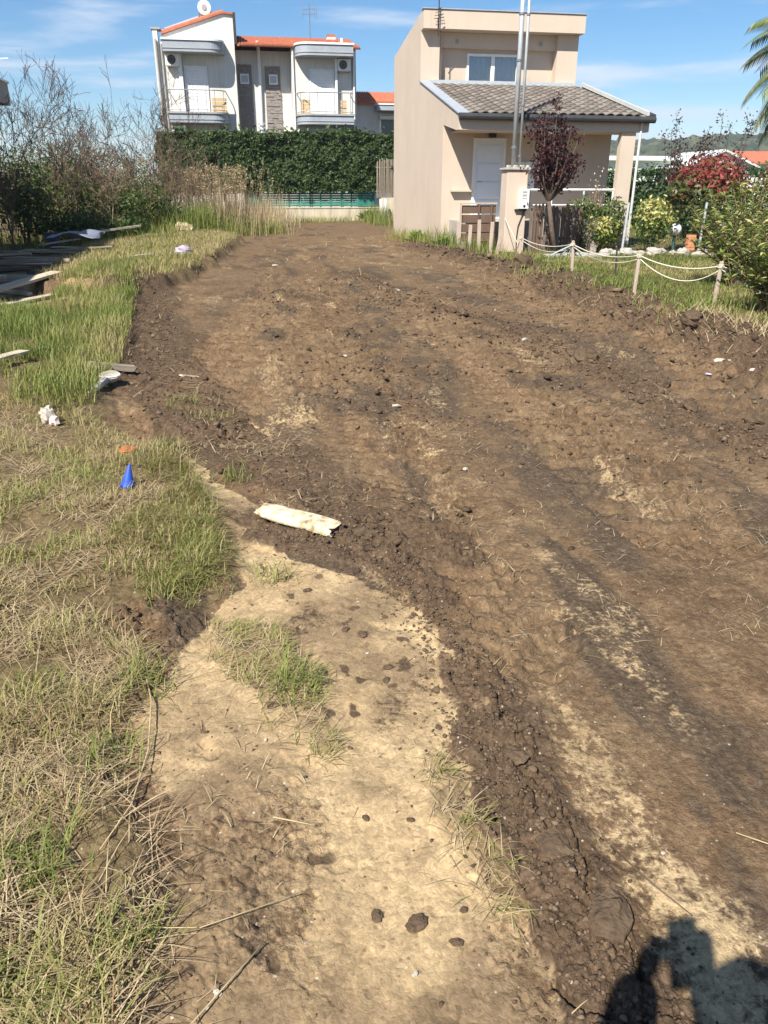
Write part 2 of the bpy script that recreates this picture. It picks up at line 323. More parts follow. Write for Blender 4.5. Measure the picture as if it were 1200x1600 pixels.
    d, lat, arc = seg_dist(wx, wy, LINE['fresh_left'])
    hw = np.clip(0.16 + 0.045 * y, 0.2, 0.62); p = sm(hw * 1.1, hw * 0.6, d + 0.1 * n2); lmp = sm(-0.25, 0.3, blot + 0.15)
    z = z + p * (0.01 + lmp * (0.035 * clod1 + 0.016 * clod2 + 0.02 * n2 * far)); fresh = np.maximum(fresh, p * (0.55 + 0.45 * lmp))
    bank = sm(-0.1, -0.45, lat) * 0
    d, lat, arc = seg_dist(wx, wy, LINE['right_berm'])
    p = sm(1.0, 0.25, d + 0.25 * n2); z = z + p * (0.05 + 0.10 * blot + 0.11 * clod3 + 0.08 * clod1 + 0.05 * n2 + 0.03 * ra); fresh = np.maximum(fresh, 0.75 * sm(0.15, 0.7, p) * sm(-0.5, 0.2, blot + 0.2))
    for k, hw, a in (('windrow', 0.34, 1.0), ('windrow_b', 0.2, 0.5)):
        d, lat, arc = seg_dist(wx, wy, LINE[k]); p = sm(hw * 1.3, hw * 0.3, d) * sm(-0.35, 0.25, blot2 + 0.1)
        z = z + a * p * (0.02 + 0.045 * clod1 + 0.03 * clod3 * far + 0.012 * clod2); fresh = np.maximum(fresh, 0.65 * p * a)
    tm = 0 * x
    for k, per, amp, hw in (('track_a', 0.28, 0.06, 0.9), ('track_b', 0.15, 0.034, 0.34), ('track_c', 0.32, 0.065, 0.75), ('track_d', 0.24, 0.045, 0.45)):
        d, lat, arc = seg_dist(x + 0.05 * wc, y + 0.05 * wd, LINE[k]); p = sm(hw, hw * 0.75, d) * sm(-0.5, 0.1, blot2 + 0.25 + 0.3 * blot)
        sv = np.sin(2 * math.pi * (arc + 0.35 * np.abs(lat) + 0.03 * wa + 0.02 * n2) / per)
        z = z + amp * p * (sm(-0.35, 0.75, sv) - 0.5 + 0.5 * n3) - 0.012 * p; tm = np.maximum(tm, p)
    soil = (1 - sand) * (1 - grass)
    cmp_ = 1 - 0.68 * sm(0.80, 0.95, x - 0.1 * wa) * sm(5.0, 3.0, y); z = z + cmp_ * (0.010 * n3 * (0.3 + 0.7 * soil) + 0.0035 * n4 * (0.3 + 0.7 * soil)) - 0.014 * cmp_ * soil * sm(0.25, 0.6, rb + 0.4 * ra) + 0.012 * sand * fbm(x * 4.5, y * 4.5, 3, 26) - 0.008 * sand * sm(0.3, 0.55, fbm(x * 9, y * 9, 3, 27)) + soil * 0.012 * far * ra + soil * (1 - dark) * 0.010 * clod2 * sm(0.05, 0.5, fbm(x * 2, y * 2, 3, 15))
    z = z + grass * (0.03 + 0.02 * n2 + 0.012 * n3) + 0.07 * Z('grass_green', 0.15) + 0.05 * Z('lawn', 0.4) + 0.2 * Z('grass_far', 0.09) * sm(10, 13, y)
    mb = Z('mud_bank', 0.08); z = z + mb * (0.02 + 0.035 * clod1 + 0.015 * clod2)
    mm = Z('mud_mid', 0.1); z = z + mm * (0.012 * clod2 * sm(-0.1, 0.4, blot) + 0.008 * n2)
    for k in ('crack_a', 'crack_b', 'crack_c'):
        d, _, _ = seg_dist(x + 0.012 * wa, y + 0.012 * wb, LINE[k]); z = z - 0.028 * sm(0.012, 0.004, d)
    # dark soil smears and footprints dropped on the sand
    f1, _, cs = worley(x * 11 + 0.8 * wa, y * 9 + 0.8 * wb, 21)
    spot = sm(0.26, 0.17, f1 + 0.10 * n3) * (cs > 0.72) * Z('sand_main', 0.05)
    fresh = np.maximum(fresh, 0.7 * spot * sm(-0.2, 0.3, fbm(x * 1.7, y * 1.7, 3, 23)))
    z = z * (1 - sm(34, 44, r) * 0.8) * (1 - sm(60, 120, r))
    return z, np.clip(sand, 0, 1), np.clip(dark, 0, 1), np.clip(grass, 0, 1), np.clip(fresh, 0, 1), np.clip(damp, 0, 1)
def ground_z(x, y): return terrain(np.atleast_1d(np.asarray(x, float)), np.atleast_1d(np.asarray(y, float)))[0]
def gz(x, y): return float(ground_z([x], [y])[0])

def ground_material():
    m = bpy.data.materials.new('soil'); m.use_nodes = True; n, l = m.node_tree.nodes, m.node_tree.links
    b = n['Principled BSDF']; b.inputs['Roughness'].default_value = 0.95; b.inputs['Specular IOR Level'].default_value = 0.12
    geo = n.new('ShaderNodeNewGeometry'); pos = geo.outputs['Position']
    at = n.new('ShaderNodeAttribute'); at.attribute_name = 'soil_zone'
    sp = n.new('ShaderNodeSeparateColor'); l.new(at.outputs['Color'], sp.inputs[0])
    def nz(scale, detail=6, rough=0.6, dist=0.0):
        t = n.new('ShaderNodeTexNoise'); t.inputs['Scale'].default_value = scale; t.inputs['Detail'].default_value = detail; t.inputs['Roughness'].default_value = rough; t.inputs['Distortion'].default_value = dist
        l.new(pos, t.inputs['Vector']); return t.outputs[0]
    def ramp(v, *st):
        r = n.new('ShaderNodeValToRGB'); e = r.color_ramp.elements; e[0].position, e[0].color = st[0][0], (*st[0][1], 1); e[1].position, e[1].color = st[-1][0], (*st[-1][1], 1)
        for p, c in st[1:-1]: k = e.new(p); k.color = (*c, 1)
        l.new(v, r.inputs[0]); return r.outputs[0]
    def math_(op, a, c):
        q = n.new('ShaderNodeMath'); q.operation = op
        for i, v in enumerate((a, c)):
            if isinstance(v, (int, float)): q.inputs[i].default_value = v
            else: l.new(v, q.inputs[i])
        return q.outputs[0]
    def mix(f, a, c):
        q = n.new('ShaderNodeMix'); q.data_type = 'RGBA'; l.new(f, q.inputs[0])
        for i, v in ((6, a), (7, c)):
            if isinstance(v, tuple): q.inputs[i].default_value = (*v, 1)
            else: l.new(v, q.inputs[i])
        return q.outputs[2]
    def edge(v, fine, lo=0.3, hi=0.7, amt=0.7):
        k = math_('ADD', v, math_('MULTIPLY', math_('SUBTRACT', fine, 0.5), amt))
        q = n.new('ShaderNodeMapRange'); q.interpolation_type = 'SMOOTHSTEP'; q.inputs['From Min'].default_value = lo; q.inputs['From Max'].default_value = hi; l.new(k, q.inputs['Value']); return q.outputs[0]
    nA, nB, nC, nD = nz(1.3, 8, 0.65), nz(9, 8, 0.7), nz(45, 6, 0.7), nz(230, 3, 0.6)
    stm = n.new('ShaderNodeMapping'); stm.inputs['Scale'].default_value = (7, 1.6, 3); l.new(pos, stm.inputs['Vector']); stn = n.new('ShaderNodeTexNoise'); stn.inputs['Scale'].default_value = 1.6; stn.inputs['Detail'].default_value = 8; stn.inputs['Roughness'].default_value = 0.7; stn.inputs['Distortion'].default_value = 0.6; l.new(stm.outputs[0], stn.inputs['Vector']); nS = stn.outputs[0]
    nM = math_('ADD', math_('MULTIPLY', nB, 0.5), math_('MULTIPLY', nC, 0.5))
    brown = mix(nS, ramp(nA, (0.3, (0.082, 0.054, 0.032)), (0.45, (0.138, 0.087, 0.049)), (0.55, (0.153, 0.103, 0.059)), (0.7, (0.224, 0.158, 0.092))), ramp(nM, (0.38, (0.063, 0.041, 0.025)), (0.5, (0.143, 0.093, 0.053)), (0.62, (0.275, 0.198, 0.118))))
    sandc = mix(nB, ramp(nC, (0.3, (0.296, 0.210, 0.114)), (0.62, (0.418, 0.312, 0.177))), ramp(nA, (0.38, (0.398, 0.297, 0.170)), (0.6, (0.245, 0.170, 0.092))))
    ad_ = n.new('ShaderNodeAttribute'); ad_.attribute_name = 'damp'
    tanb = mix(nB, ramp(nC, (0.35, (0.112, 0.076, 0.043)), (0.65, (0.230, 0.163, 0.097))), ramp(nA, (0.38, (0.153, 0.106, 0.062)), (0.62, (0.235, 0.168, 0.098))))
    sandc = mix(edge(ad_.outputs['Fac'], nM, 0.1, 0.95, 0.9), sandc, tanb)
    darkc = ramp(nC, (0.3, (0.053, 0.038, 0.025)), (0.5, (0.087, 0.062, 0.041)), (0.72, (0.153, 0.112, 0.075)))
    freshc = ramp(nC, (0.3, (0.059, 0.040, 0.025)), (0.5, (0.094, 0.063, 0.040)), (0.72, (0.153, 0.106, 0.067)))
    grassc = mix(nB, ramp(nC, (0.35, (0.076, 0.053, 0.028)), (0.62, (0.204, 0.148, 0.080))), ramp(nA, (0.35, (0.153, 0.111, 0.056)), (0.65, (0.102, 0.081, 0.038))))
    c = mix(edge(sp.outputs[1], nM, 0.25, 0.8, 1.5), brown, darkc)
    c = mix(edge(sp.outputs[0], nM, 0.36, 0.6, 1.9), c, sandc)
    c = mix(edge(sp.outputs[2], nM, 0.2, 0.8, 1.2), c, grassc)
    c = mix(edge(at.outputs['Alpha'], nM, 0.25, 0.7, 1.2), c, freshc)
    # pale grit and small crumbs
    vo = n.new('ShaderNodeTexVoronoi'); vo.inputs['Scale'].default_value = 55; l.new(pos, vo.inputs['Vector'])
    vs = n.new('ShaderNodeSeparateColor'); l.new(vo.outputs['Color'], vs.inputs[0])
    grit = math_('MULTIPLY', math_('LESS_THAN', vo.outputs['Distance'], 0.2), math_('GREATER_THAN', vs.outputs[0], 0.93))
    c = mix(math_('MULTIPLY', grit, 0.7), c, (0.45, 0.40, 0.33))
    crumb = math_('MULTIPLY', math_('LESS_THAN', vo.outputs['Distance'], 0.3), math_('GREATER_THAN', vs.outputs[1], 0.86))
    c = mix(math_('MULTIPLY', crumb, 0.45), c, (0.11, 0.07, 0.042))
    def cells(scale, lo, hi, src):
        v = n.new('ShaderNodeTexVoronoi'); v.inputs['Scale'].default_value = scale; v.inputs['Randomness'].default_value = 1.0
        wv = n.new('ShaderNodeMix'); wv.data_type = 'RGBA'; wv.inputs[0].default_value = 0.03; l.new(pos, wv.inputs[6]); l.new(wcol, wv.inputs[7]); l.new(wv.outputs[2], v.inputs['Vector'])
        s_ = n.new('ShaderNodeSeparateColor'); l.new(v.outputs['Color'], s_.inputs[0]); q = n.new('ShaderNodeMapRange'); q.inputs['To Min'].default_value = lo; q.inputs['To Max'].default_value = hi; l.new(s_.outputs[0], q.inputs['Value'])
        mu = n.new('ShaderNodeMix'); mu.data_type = 'RGBA'; mu.blend_type = 'MULTIPLY'; mu.inputs[0].default_value = 1; l.new(src, mu.inputs[6]); l.new(q.outputs[0], mu.inputs[7]); return mu.outputs[2], v.outputs['Distance']
    wt = n.new('ShaderNodeTexNoise'); wt.inputs['Scale'].default_value = 30; wt.inputs['Detail'].default_value = 4; l.new(pos, wt.inputs['Vector']); wcol = wt.outputs['Color']
    c, g1 = cells(130, 0.82, 1.16, c); c, g2 = cells(38, 0.86, 1.14, c); c, g3 = cells(9, 0.92, 1.08, c)
    l.new(c, b.inputs['Base Color'])
    h = math_('ADD', math_('MULTIPLY', nC, 0.6), math_('ADD', math_('MULTIPLY', nD, 0.35), math_('SUBTRACT', math_('MULTIPLY', crumb, 0.3), math_('ADD', math_('MULTIPLY', g1, 0.25), math_('MULTIPLY', g2, 0.35)))))
    bp = n.new('ShaderNodeBump'); bs_ = math_('SUBTRACT', 0.85, math_('MULTIPLY', sp.outputs[0], 0.5)); l.new(bs_, bp.inputs['Strength']); bp.inputs['Distance'].default_value = 0.014
    l.new(h, bp.inputs['Height']); l.new(bp.outputs[0], b.inputs['Normal'])
    MATS['soil'] = m; return m
SOIL = ground_material()

def build_ground():
    a0, a1 = math.radians(-52), math.radians(66)
    fine = np.linspace(a0, a1, int((a1 - a0) / 0.0033)); coarse = np.linspace(a1, a0 + 2 * math.pi, 64)[1:-1]
    ang = np.concatenate([fine, coarse]); rs = [0.25]
    while rs[-1] < 90: rs.append(rs[-1] * (1 + 0.0031 * (1 + rs[-1] / 15)))
    while rs[-1] < 3000: rs.append(rs[-1] * 1.15)
    rs = np.array(rs); nA, nR = len(ang), len(rs)
    X = (rs[:, None] * np.sin(ang)[None, :]).ravel(); Y = (rs[:, None] * np.cos(ang)[None, :]).ravel()
    z = np.empty_like(X); zone = np.empty((len(X), 4), dtype=np.float32); damp = np.empty(len(X), dtype=np.float32)
    for i in range(0, len(X), 120000):
        s = slice(i, i + 120000); z[s], zone[s, 0], zone[s, 1], zone[s, 2], zone[s, 3], damp[s] = terrain(X[s], Y[s])
    i, j = np.meshgrid(np.arange(nR - 1), np.arange(nA), indexing='ij'); j2 = (j + 1) % nA
    Fc = np.stack([i * nA + j, i * nA + j2, (i + 1) * nA + j2, (i + 1) * nA + j], -1).reshape(-1, 4)[:, ::-1]
    g = arr_mesh('ground', np.stack([X, Y, z], 1), Fc, SOIL, attrs={'soil_zone': zone, 'damp': damp}, smooth=True)
    # close the sheet under the viewer's feet
    import bmesh
    bm = bmesh.new(); bm.from_mesh(g.data); bm.verts.ensure_lookup_table()
    f = bm.faces.new([bm.verts[k] for k in range(nA)][::-1]); f.smooth = True
    lay = bm.verts.layers.float_color.get('soil_zone')
    bm.to_mesh(g.data); bm.free()
    return tag(g, kind='structure')
build_ground()

# ------------------------------------------------------------------ blades, straw, crumbs (uncountable stuff)
def sample(zone, dens, cond=None):
    P = np.array(ZONE[zone] if isinstance(zone, str) else zone); lo, hi = P.min(0), P.max(0)
    n = int((hi - lo).prod() * dens); x = RNG.uniform(lo[0], hi[0], n); y = RNG.uniform(lo[1], hi[1], n)
    e = 0.06 * fbm(x * 5, y * 5, 2, 31)
    k = poly_sd(x, y, [tuple(p) for p in P]) < e
    x, y = x[k], y[k]
    if cond is not None: k = cond(x, y); x, y = x[k], y[k]
    return x, y
class Blades:
    def __init__(s): s.p = []
    def add(s, x, y, L, lean, w, tint, z=None, head=None, droop=0.6):
        n = len(x)
        if n == 0: return
        f = lambda v: np.broadcast_to(np.asarray(v, float), (n,)).copy()
        s.p.append((x, y, ground_z(x, y) if z is None else f(z), f(L), f(lean), f(w), f(tint), RNG.uniform(0, 2 * math.pi, n) if head is None else f(head), f(droop)))
    def build(s, name, material, label, cat=None, kind='stuff'):
        x, y, z, L, lean, w, tint, hd, dr = [np.concatenate(c) for c in zip(*s.p)]; n = len(x)
        hx, hy = np.cos(hd), np.sin(hd); sx, sy = -hy * w / 2, hx * w / 2
        t1 = lean; t2 = np.minimum(lean + dr, 1.62)
        m = np.stack([x + hx * np.sin(t1) * L * 0.5, y + hy * np.sin(t1) * L * 0.5, z + np.cos(t1) * L * 0.5], 1)
        e = np.stack([m[:, 0] + hx * np.sin(t2) * L * 0.5, m[:, 1] + hy * np.sin(t2) * L * 0.5, np.maximum(m[:, 2] + np.cos(t2) * L * 0.5, z + 0.004)], 1)
        zz = z - 0.006
        V = np.empty((n, 5, 3)); V[:, 0] = np.stack([x - sx, y - sy, zz], 1); V[:, 1] = np.stack([x + sx, y + sy, zz], 1)
        V[:, 2] = m + np.stack([sx, sy, 0 * x], 1) * 0.8; V[:, 3] = m - np.stack([sx, sy, 0 * x], 1) * 0.8; V[:, 4] = e
        b = (np.arange(n) * 5)[:, None]
        T = np.concatenate([b + np.array([[0, 1, 2]]), b + np.array([[0, 2, 3]]), b + np.array([[3, 2, 4]])], 0)
        o = arr_mesh(name, V.reshape(-1, 3), T, material, attrs={'rnd': np.repeat(tint, 5)})
        return tag(o, label, cat, kind=kind)
GRASS = leaf_mat('grass_blade', [(0.0, (0.085, 0.125, 0.024)), (0.3, (0.20, 0.25, 0.052)), (0.5, (0.27, 0.275, 0.085)), (0.65, (0.36, 0.31, 0.135)), (0.85, (0.47, 0.375, 0.20)), (1.0, (0.30, 0.20, 0.11))], rough=0.55, trans=0.35)
def tn(c, s, n): return np.clip(RNG.normal(c, s, n), 0, 1)
def patchy(sc, thr, seed):
    return lambda x, y: fbm(x * sc, y * sc, 3, seed) > RNG.normal(thr, 0.11, len(x))
bl = Blades()
x, y = sample('grass_green', 1700, patchy(1.6, -0.12, 41)); n = len(x)
bl.add(x, y, RNG.uniform(0.08, 0.26, n), np.abs(RNG.normal(0.25, 0.2, n)), 0.007, np.clip(0.38 + 0.4 * fbm(x * 0.9, y * 0.9, 3, 48) + RNG.normal(0, 0.13, n), 0, 1))
x, y = sample('grass_far', 520); n = len(x)
bl.add(x, y, RNG.uniform(0.06, 0.2, n), np.abs(RNG.normal(0.3, 0.25, n)), 0.011, np.clip(0.64 + 0.3 * fbm(x * 0.7, y * 0.7, 3, 48) + RNG.normal(0, 0.13, n), 0, 1))
x, y = sample('grass_mid', 4400, patchy(3.4, 0.04, 42)); n = len(x)
bl.add(x, y, RNG.uniform(0.04, 0.13, n), np.abs(RNG.normal(0.8, 0.4, n)), 0.0042, np.clip(0.67 + 0.32 * fbm(x * 2, y * 2, 3, 48) + RNG.normal(0, 0.16, n), 0, 1))
x, y = sample('grass_tuft_mid', 5200, patchy(5, -0.05, 43)); n = len(x)
bl.add(x, y, RNG.uniform(0.07, 0.2, n), np.abs(RNG.normal(0.75, 0.35, n)), 0.004, tn(0.57, 0.16, n), head=RNG.normal(-0.9, 0.9, n))
x, y = sample('grass_near', 5600, patchy(4.2, 0.2, 44)); n = len(x)
bl.add(x, y, RNG.uniform(0.05, 0.18, n), np.abs(RNG.normal(0.85, 0.4, n)), 0.0034, np.clip(0.68 + 0.4 * fbm(x * 3, y * 3, 3, 49) + RNG.normal(0, 0.17, n), 0, 1))
for k, hd in (('tuft_a', 0.4), ('tuft_b', -0.7)):
    x, y = sample(k, 8500, patchy(8, -0.15, 45)); n = len(x)
    bl.add(x, y, RNG.uniform(0.04, 0.11, n), np.abs(RNG.normal(1.15, 0.25, n)), 0.0028, tn(0.58, 0.2, n), head=RNG.normal(hd, 1.0, n))
for cx, cy, s_, nn, ti in ((-0.62, 1.52, 0.055, 130, 0.25), (-0.50, 1.93, 0.05, 90, 0.3), (0.08, 2.19, 0.05, 120, 0.25), (-0.35, 2.98, 0.08, 200, 0.33), (-0.68, 1.2, 0.05, 90, 0.35), (-0.36, 1.3, 0.04, 90, 0.4),
                      (-0.30, 3.35, 0.09, 260, 0.36), (-0.78, 2.3, 0.06, 100, 0.35), (-0.95, 1.7, 0.06, 120, 0.3), (-0.14, 4.35, 0.06, 80, 0.33), (0.04, 3.05, 0.05, 70, 0.4), (-0.42, 2.3, 0.05, 90, 0.36), (-0.55, 6.2, 0.12, 120, 0.36), (-0.3, 5.6, 0.1, 80, 0.45), (-0.6, 4.95, 0.07, 90, 0.12)):
    x, y = RNG.normal(cx, s_, nn), RNG.normal(cy, s_, nn)
    bl.add(x, y, RNG.uniform(0.05, 0.16, nn), np.abs(RNG.normal(0.6, 0.3, nn)), 0.0035, tn(ti, 0.1, nn))
x, y = sample([(-4.5, 0.3), (-1.1, 0.7), (-1.8, 2.5), (-2.9, 5.5), (-5, 6)], 1500, patchy(3.0, 0.0, 46)); n = len(x)
bl.add(x, y, RNG.uniform(0.05, 0.14, n), np.abs(RNG.normal(0.8, 0.4, n)), 0.005, tn(0.6, 0.2, n))
bl.build('grass', GRASS, 'rough green and straw coloured grass along the left side of the plot', 'grass')
bl = Blades()
x, y = sample('lawn', 640, lambda x, y: (x > 5.9) | (RNG.random(len(x)) < 0.5)); n = len(x)
pt = fbm(x * 0.8, y * 0.8, 3, 47)
bl.add(x, y, RNG.uniform(0.03, 0.11, n), np.abs(RNG.normal(0.4, 0.3, n)), 0.010, np.clip(0.14 + 0.45 * sm(0.12, 0.4, pt) + RNG.normal(0, 0.1, n), 0, 1))
x, y = sample([(9.3, 19.2), (17, 19.2), (30, 30), (22, 34), (11.8, 34), (11.8, 23), (8, 21)], 60); n = len(x)
bl.add(x, y, RNG.uniform(0.04, 0.1, n), np.abs(RNG.normal(0.4, 0.3, n)), 0.02, tn(0.2, 0.1, n))
for cx, cy, s_, nn, L, ti in ((5.9, 22.8, 0.3, 420, 0.85, 0.36), (6.15, 20.9, 0.35, 520, 0.6, 0.36), (6.5, 18.6, 0.5, 500, 0.42, 0.35), (7.2, 18.2, 0.5, 300, 0.3, 0.35), (5.75, 26.5, 0.3, 320, 0.6, 0.45), (5.75, 24.5, 0.25, 320, 0.7, 0.4), (5.7, 28.5, 0.3, 260, 0.6, 0.55),
                          (6.1, 12.0, 0.4, 260, 0.3, 0.32), (5.9, 9.6, 0.35, 260, 0.28, 0.3), (6.6, 9.6, 0.5, 300, 0.35, 0.3), (5.75, 14.6, 0.4, 240, 0.3, 0.45), (6.4, 7.6, 0.5, 300, 0.2, 0.3)):
    x, y = RNG.normal(cx, s_, nn), RNG.normal(cy, s_, nn)
    bl.add(x, y, RNG.uniform(0.3, 1.0, nn) * L, np.abs(RNG.normal(0.3, 0.2, nn)), 0.010, tn(ti, 0.12, nn))
bl.build('lawn_grass', GRASS, 'short green lawn grass inside the rope fence', 'grass')
# tall green grass clump before the reeds and rough growth along the far boundary
bl = Blades()
for cx, cy, sx_, sy_, nn, L, ti in ((-2.0, 30.4, 0.65, 0.8, 2600, 1.3, 0.3), (-3.0, 28.8, 0.55, 0.9, 1200, 0.7, 0.4), (-0.95, 30.6, 0.35, 0.8, 500, 0.8, 0.3), (-0.2, 31.6, 0.6, 0.5, 700, 0.9, 0.38), (0.7, 33, 0.5, 1.0, 500, 0.7, 0.42), (0.3, 33.5, 0.7, 1.0, 700, 0.6, 0.5),
                                 (2.0, 43.8, 1.2, 0.5, 300, 0.4, 0.65), (5.0, 43.9, 1.5, 0.4, 300, 0.35, 0.55), (7.2, 43, 0.4, 0.6, 500, 1.2, 0.3), (3.4, 43.5, 2.5, 0.4, 700, 0.5, 0.45), (6.9, 40, 0.3, 1.5, 400, 0.9, 0.4), (-5.2, 27.0, 1.5, 1.5, 1500, 0.5, 0.2), (-4.2, 30.5, 1.0, 1.5, 1200, 0.9, 0.35)):
    x, y = RNG.normal(cx, sx_, nn), RNG.normal(cy, sy_, nn)
    bl.add(x, y, RNG.uniform(0.4, 1.0, nn) * L, np.abs(RNG.normal(0.18, 0.15, nn)), 0.018, tn(ti, 0.12, nn), droop=0.4)
bl.build('tall_grass', GRASS, 'tall rank grass growing along the far edge of the plot', 'grass')
# straw and litter
STRAW = leaf_mat('straw', [(0.0, (0.22, 0.155, 0.085)), (0.4, (0.36, 0.275, 0.155)), (0.75, (0.50, 0.40, 0.25)), (1.0, (0.20, 0.135, 0.08))], rough=0.7, trans=0.15)
bl = Blades()
def straw(zone, dens, L0, L1, w, cond=None, lean=1.45):
    x, y = sample(zone, dens, cond); n = len(x)
    bl.add(x, y, RNG.uniform(L0, L1, n), np.clip(RNG.normal(lean, 0.15, n), 0.6, 1.56), w, RNG.random(n), z=ground_z(x, y) + 0.008, droop=0.1)
straw('grass_near', 5000, 0.04, 0.2, 0.0027, patchy(3.5, -0.05, 51))
straw('grass_mid', 2900, 0.04, 0.16, 0.0036, patchy(2.5, -0.05, 52))
straw('tuft_a', 2600, 0.03, 0.12, 0.0024); straw('tuft_b', 2600, 0.03, 0.12, 0.0024)
straw('mud_mid', 420, 0.02, 0.09, 0.0024, patchy(5, 0.0, 53)); straw('sand_main', 120, 0.015, 0.07, 0.0024, patchy(5, 0.05, 54))
straw('sand_mid', 220, 0.02, 0.1, 0.004, patchy(2, 0.1, 55)); straw('sand_log', 900, 0.02, 0.12, 0.0035, patchy(3, 0.0, 56))
straw([(0.7, 0.8), (2.6, 0.8), (4.8, 6.0), (5.0, 10), (0.8, 10), (0.4, 5.0)], 90, 0.02, 0.09, 0.0026, patchy(1.6, 0.0, 57))
straw([(2.0, 3.1), (2.5, 2.9), (2.75, 4.2), (2.1, 4.6)], 700, 0.03, 0.10, 0.0028, patchy(2.5, 0.0, 58))
straw([(1.55, 2.35), (2.0, 1.9), (2.3, 2.5), (1.9, 2.8)], 900, 0.02, 0.09, 0.0024, patchy(4, 0.0, 59))
straw([(2.0, 5.2), (2.5, 5.0), (2.7, 6.0), (2.1, 6.4)], 300, 0.03, 0.13, 0.005, patchy(3, 0.0, 60))
straw([(-0.4, 4.4), (0.3, 4.2), (0.3, 5.6), (-0.5, 6.6)], 420, 0.03, 0.16, 0.0045, patchy(2.5, 0.0, 61))
straw([(4.5, 5.0), (6.2, 5.0), (6.2, 12.5), (5.8, 17), (5.0, 17)], 110, 0.08, 0.35, 0.009, patchy(1.2, 0.0, 62), lean=1.25)
straw([(4.9, 7.5), (6.0, 7.0), (6.1, 9.2), (5.4, 9.4)], 260, 0.1, 0.4, 0.009, None, lean=1.1)
straw([(-1.9, 7), (-0.4, 6), (0.2, 10), (-1.2, 14)], 45, 0.05, 0.25, 0.008, patchy(1.2, 0.0, 63))
straw([(0, 10), (5, 10), (5, 30), (1, 32)], 9, 0.1, 0.3, 0.012)
bl.build('straw', STRAW, 'scattered dry straw and stalks lying on the soil', 'straw')

def lump_field(name, pts, sizes, material, label, flat=0.7, seed=1):
    """many small crumbs of soil: one irregular low mesh each, joined"""
    rg = np.random.default_rng(seed); g = (1 + 5 ** 0.5) / 2
    iv = np.array([(-1,g,0),(1,g,0),(-1,-g,0),(1,-g,0),(0,-1,g),(0,1,g),(0,-1,-g),(0,1,-g),(g,0,-1),(g,0,1),(-g,0,-1),(-g,0,1)], float); iv /= np.linalg.norm(iv[0])
    it = np.array([(0,11,5),(0,5,1),(0,1,7),(0,7,10),(0,10,11),(1,5,9),(5,11,4),(11,10,2),(10,7,6),(7,1,8),(3,9,4),(3,4,2),(3,2,6),(3,6,8),(3,8,9),(4,9,5),(2,4,11),(6,2,10),(8,6,7),(9,8,1)])
    n = len(pts); V = np.broadcast_to(iv, (n, 12, 3)) * (1 + rg.uniform(-0.42, 0.42, (n, 12, 1)))
    V = V * np.stack([rg.uniform(0.6, 1.5, n), rg.uniform(0.6, 1.2, n), rg.uniform(0.45, 0.9, n) * flat / 0.7], 1)[:, None, :]
    a = rg.uniform(0, 6.28, n); ca, sa = np.cos(a)[:, None], np.sin(a)[:, None]
    W = np.stack([V[..., 0] * ca - V[..., 1] * sa, V[..., 0] * sa + V[..., 1] * ca, V[..., 2]], -1) * sizes[:, None, None] + pts[:, None, :]
    T = (it[None] + (np.arange(n) * 12)[:, None, None]).reshape(-1, 3)
    return tag(arr_mesh(name, W.reshape(-1, 3), T, material, attrs={'rnd': np.repeat(rg.random(n), 12)}), label, 'soil', kind='stuff')
CRUMB = leaf_mat('soil_crumb', [(0.0, (0.06, 0.041, 0.027)), (0.5, (0.098, 0.068, 0.045)), (0.85, (0.14, 0.10, 0.066)), (1.0, (0.18, 0.13, 0.085))], rough=0.95, trans=0.0, spec=0.1)
def near_line(k, n, spread, t0=0.0, t1=1.0):
    L = np.array(LINE[k]); seg = np.hypot(*np.diff(L, axis=0).T); cum = np.concatenate([[0], np.cumsum(seg)]); s = RNG.uniform(t0, t1, n) * cum[-1]
    return np.interp(s, cum, L[:, 0]) + RNG.normal(0, spread, n), np.interp(s, cum, L[:, 1]) + RNG.normal(0, spread, n)
P, S = [], []
for k, n, sp_, a, b in (('berm', 6500, 0.09, 0.0015, 0.0075), ('berm', 260, 0.07, 0.006, 0.014), ('fresh_left', 4800, 0.2, 0.003, 0.013), ('fresh_left', 420, 0.25, 0.01, 0.03), ('right_berm', 3200, 0.42, 0.006, 0.035), ('right_berm', 260, 0.35, 0.03, 0.08), ('windrow', 2600, 0.22, 0.004, 0.02), ('windrow', 160, 0.22, 0.02, 0.045), ('windrow_b', 900, 0.2, 0.003, 0.02)):
    x, y = near_line(k, n, sp_); P.append((x, y)); S.append(a + (b - a) * RNG.random(n) ** 2.5)
x, y = sample('sand_main', 150); P.append((x, y)); S.append(0.001 + 0.006 * RNG.random(len(x)) ** 4)
x, y = sample('mud_bank', 1500); P.append((x, y)); S.append(0.002 + 0.009 * RNG.random(len(x)) ** 3)
x, y = sample('mud_mid', 800); P.append((x, y)); S.append(0.001 + 0.005 * RNG.random(len(x)) ** 3)
x, y = sample([(0.7, 0.8), (2.6, 0.8), (4.8, 6.0), (5.0, 14), (0, 14), (0.4, 5.0)], 300, patchy(1.6, 0.0, 39)); P.append((x, y)); S.append((0.0015 + 0.018 * RNG.random(len(x)) ** 3.5) * np.clip(y / 4, 0.5, 1.4))
x = np.concatenate([p[0] for p in P]); y = np.concatenate([p[1] for p in P]); s_ = np.concatenate(S)
lump_field('soil_crumbs', np.stack([x, y, ground_z(x, y) + s_ * 0.25], 1), s_, CRUMB, 'loose dark soil crumbs strewn along the ridges')
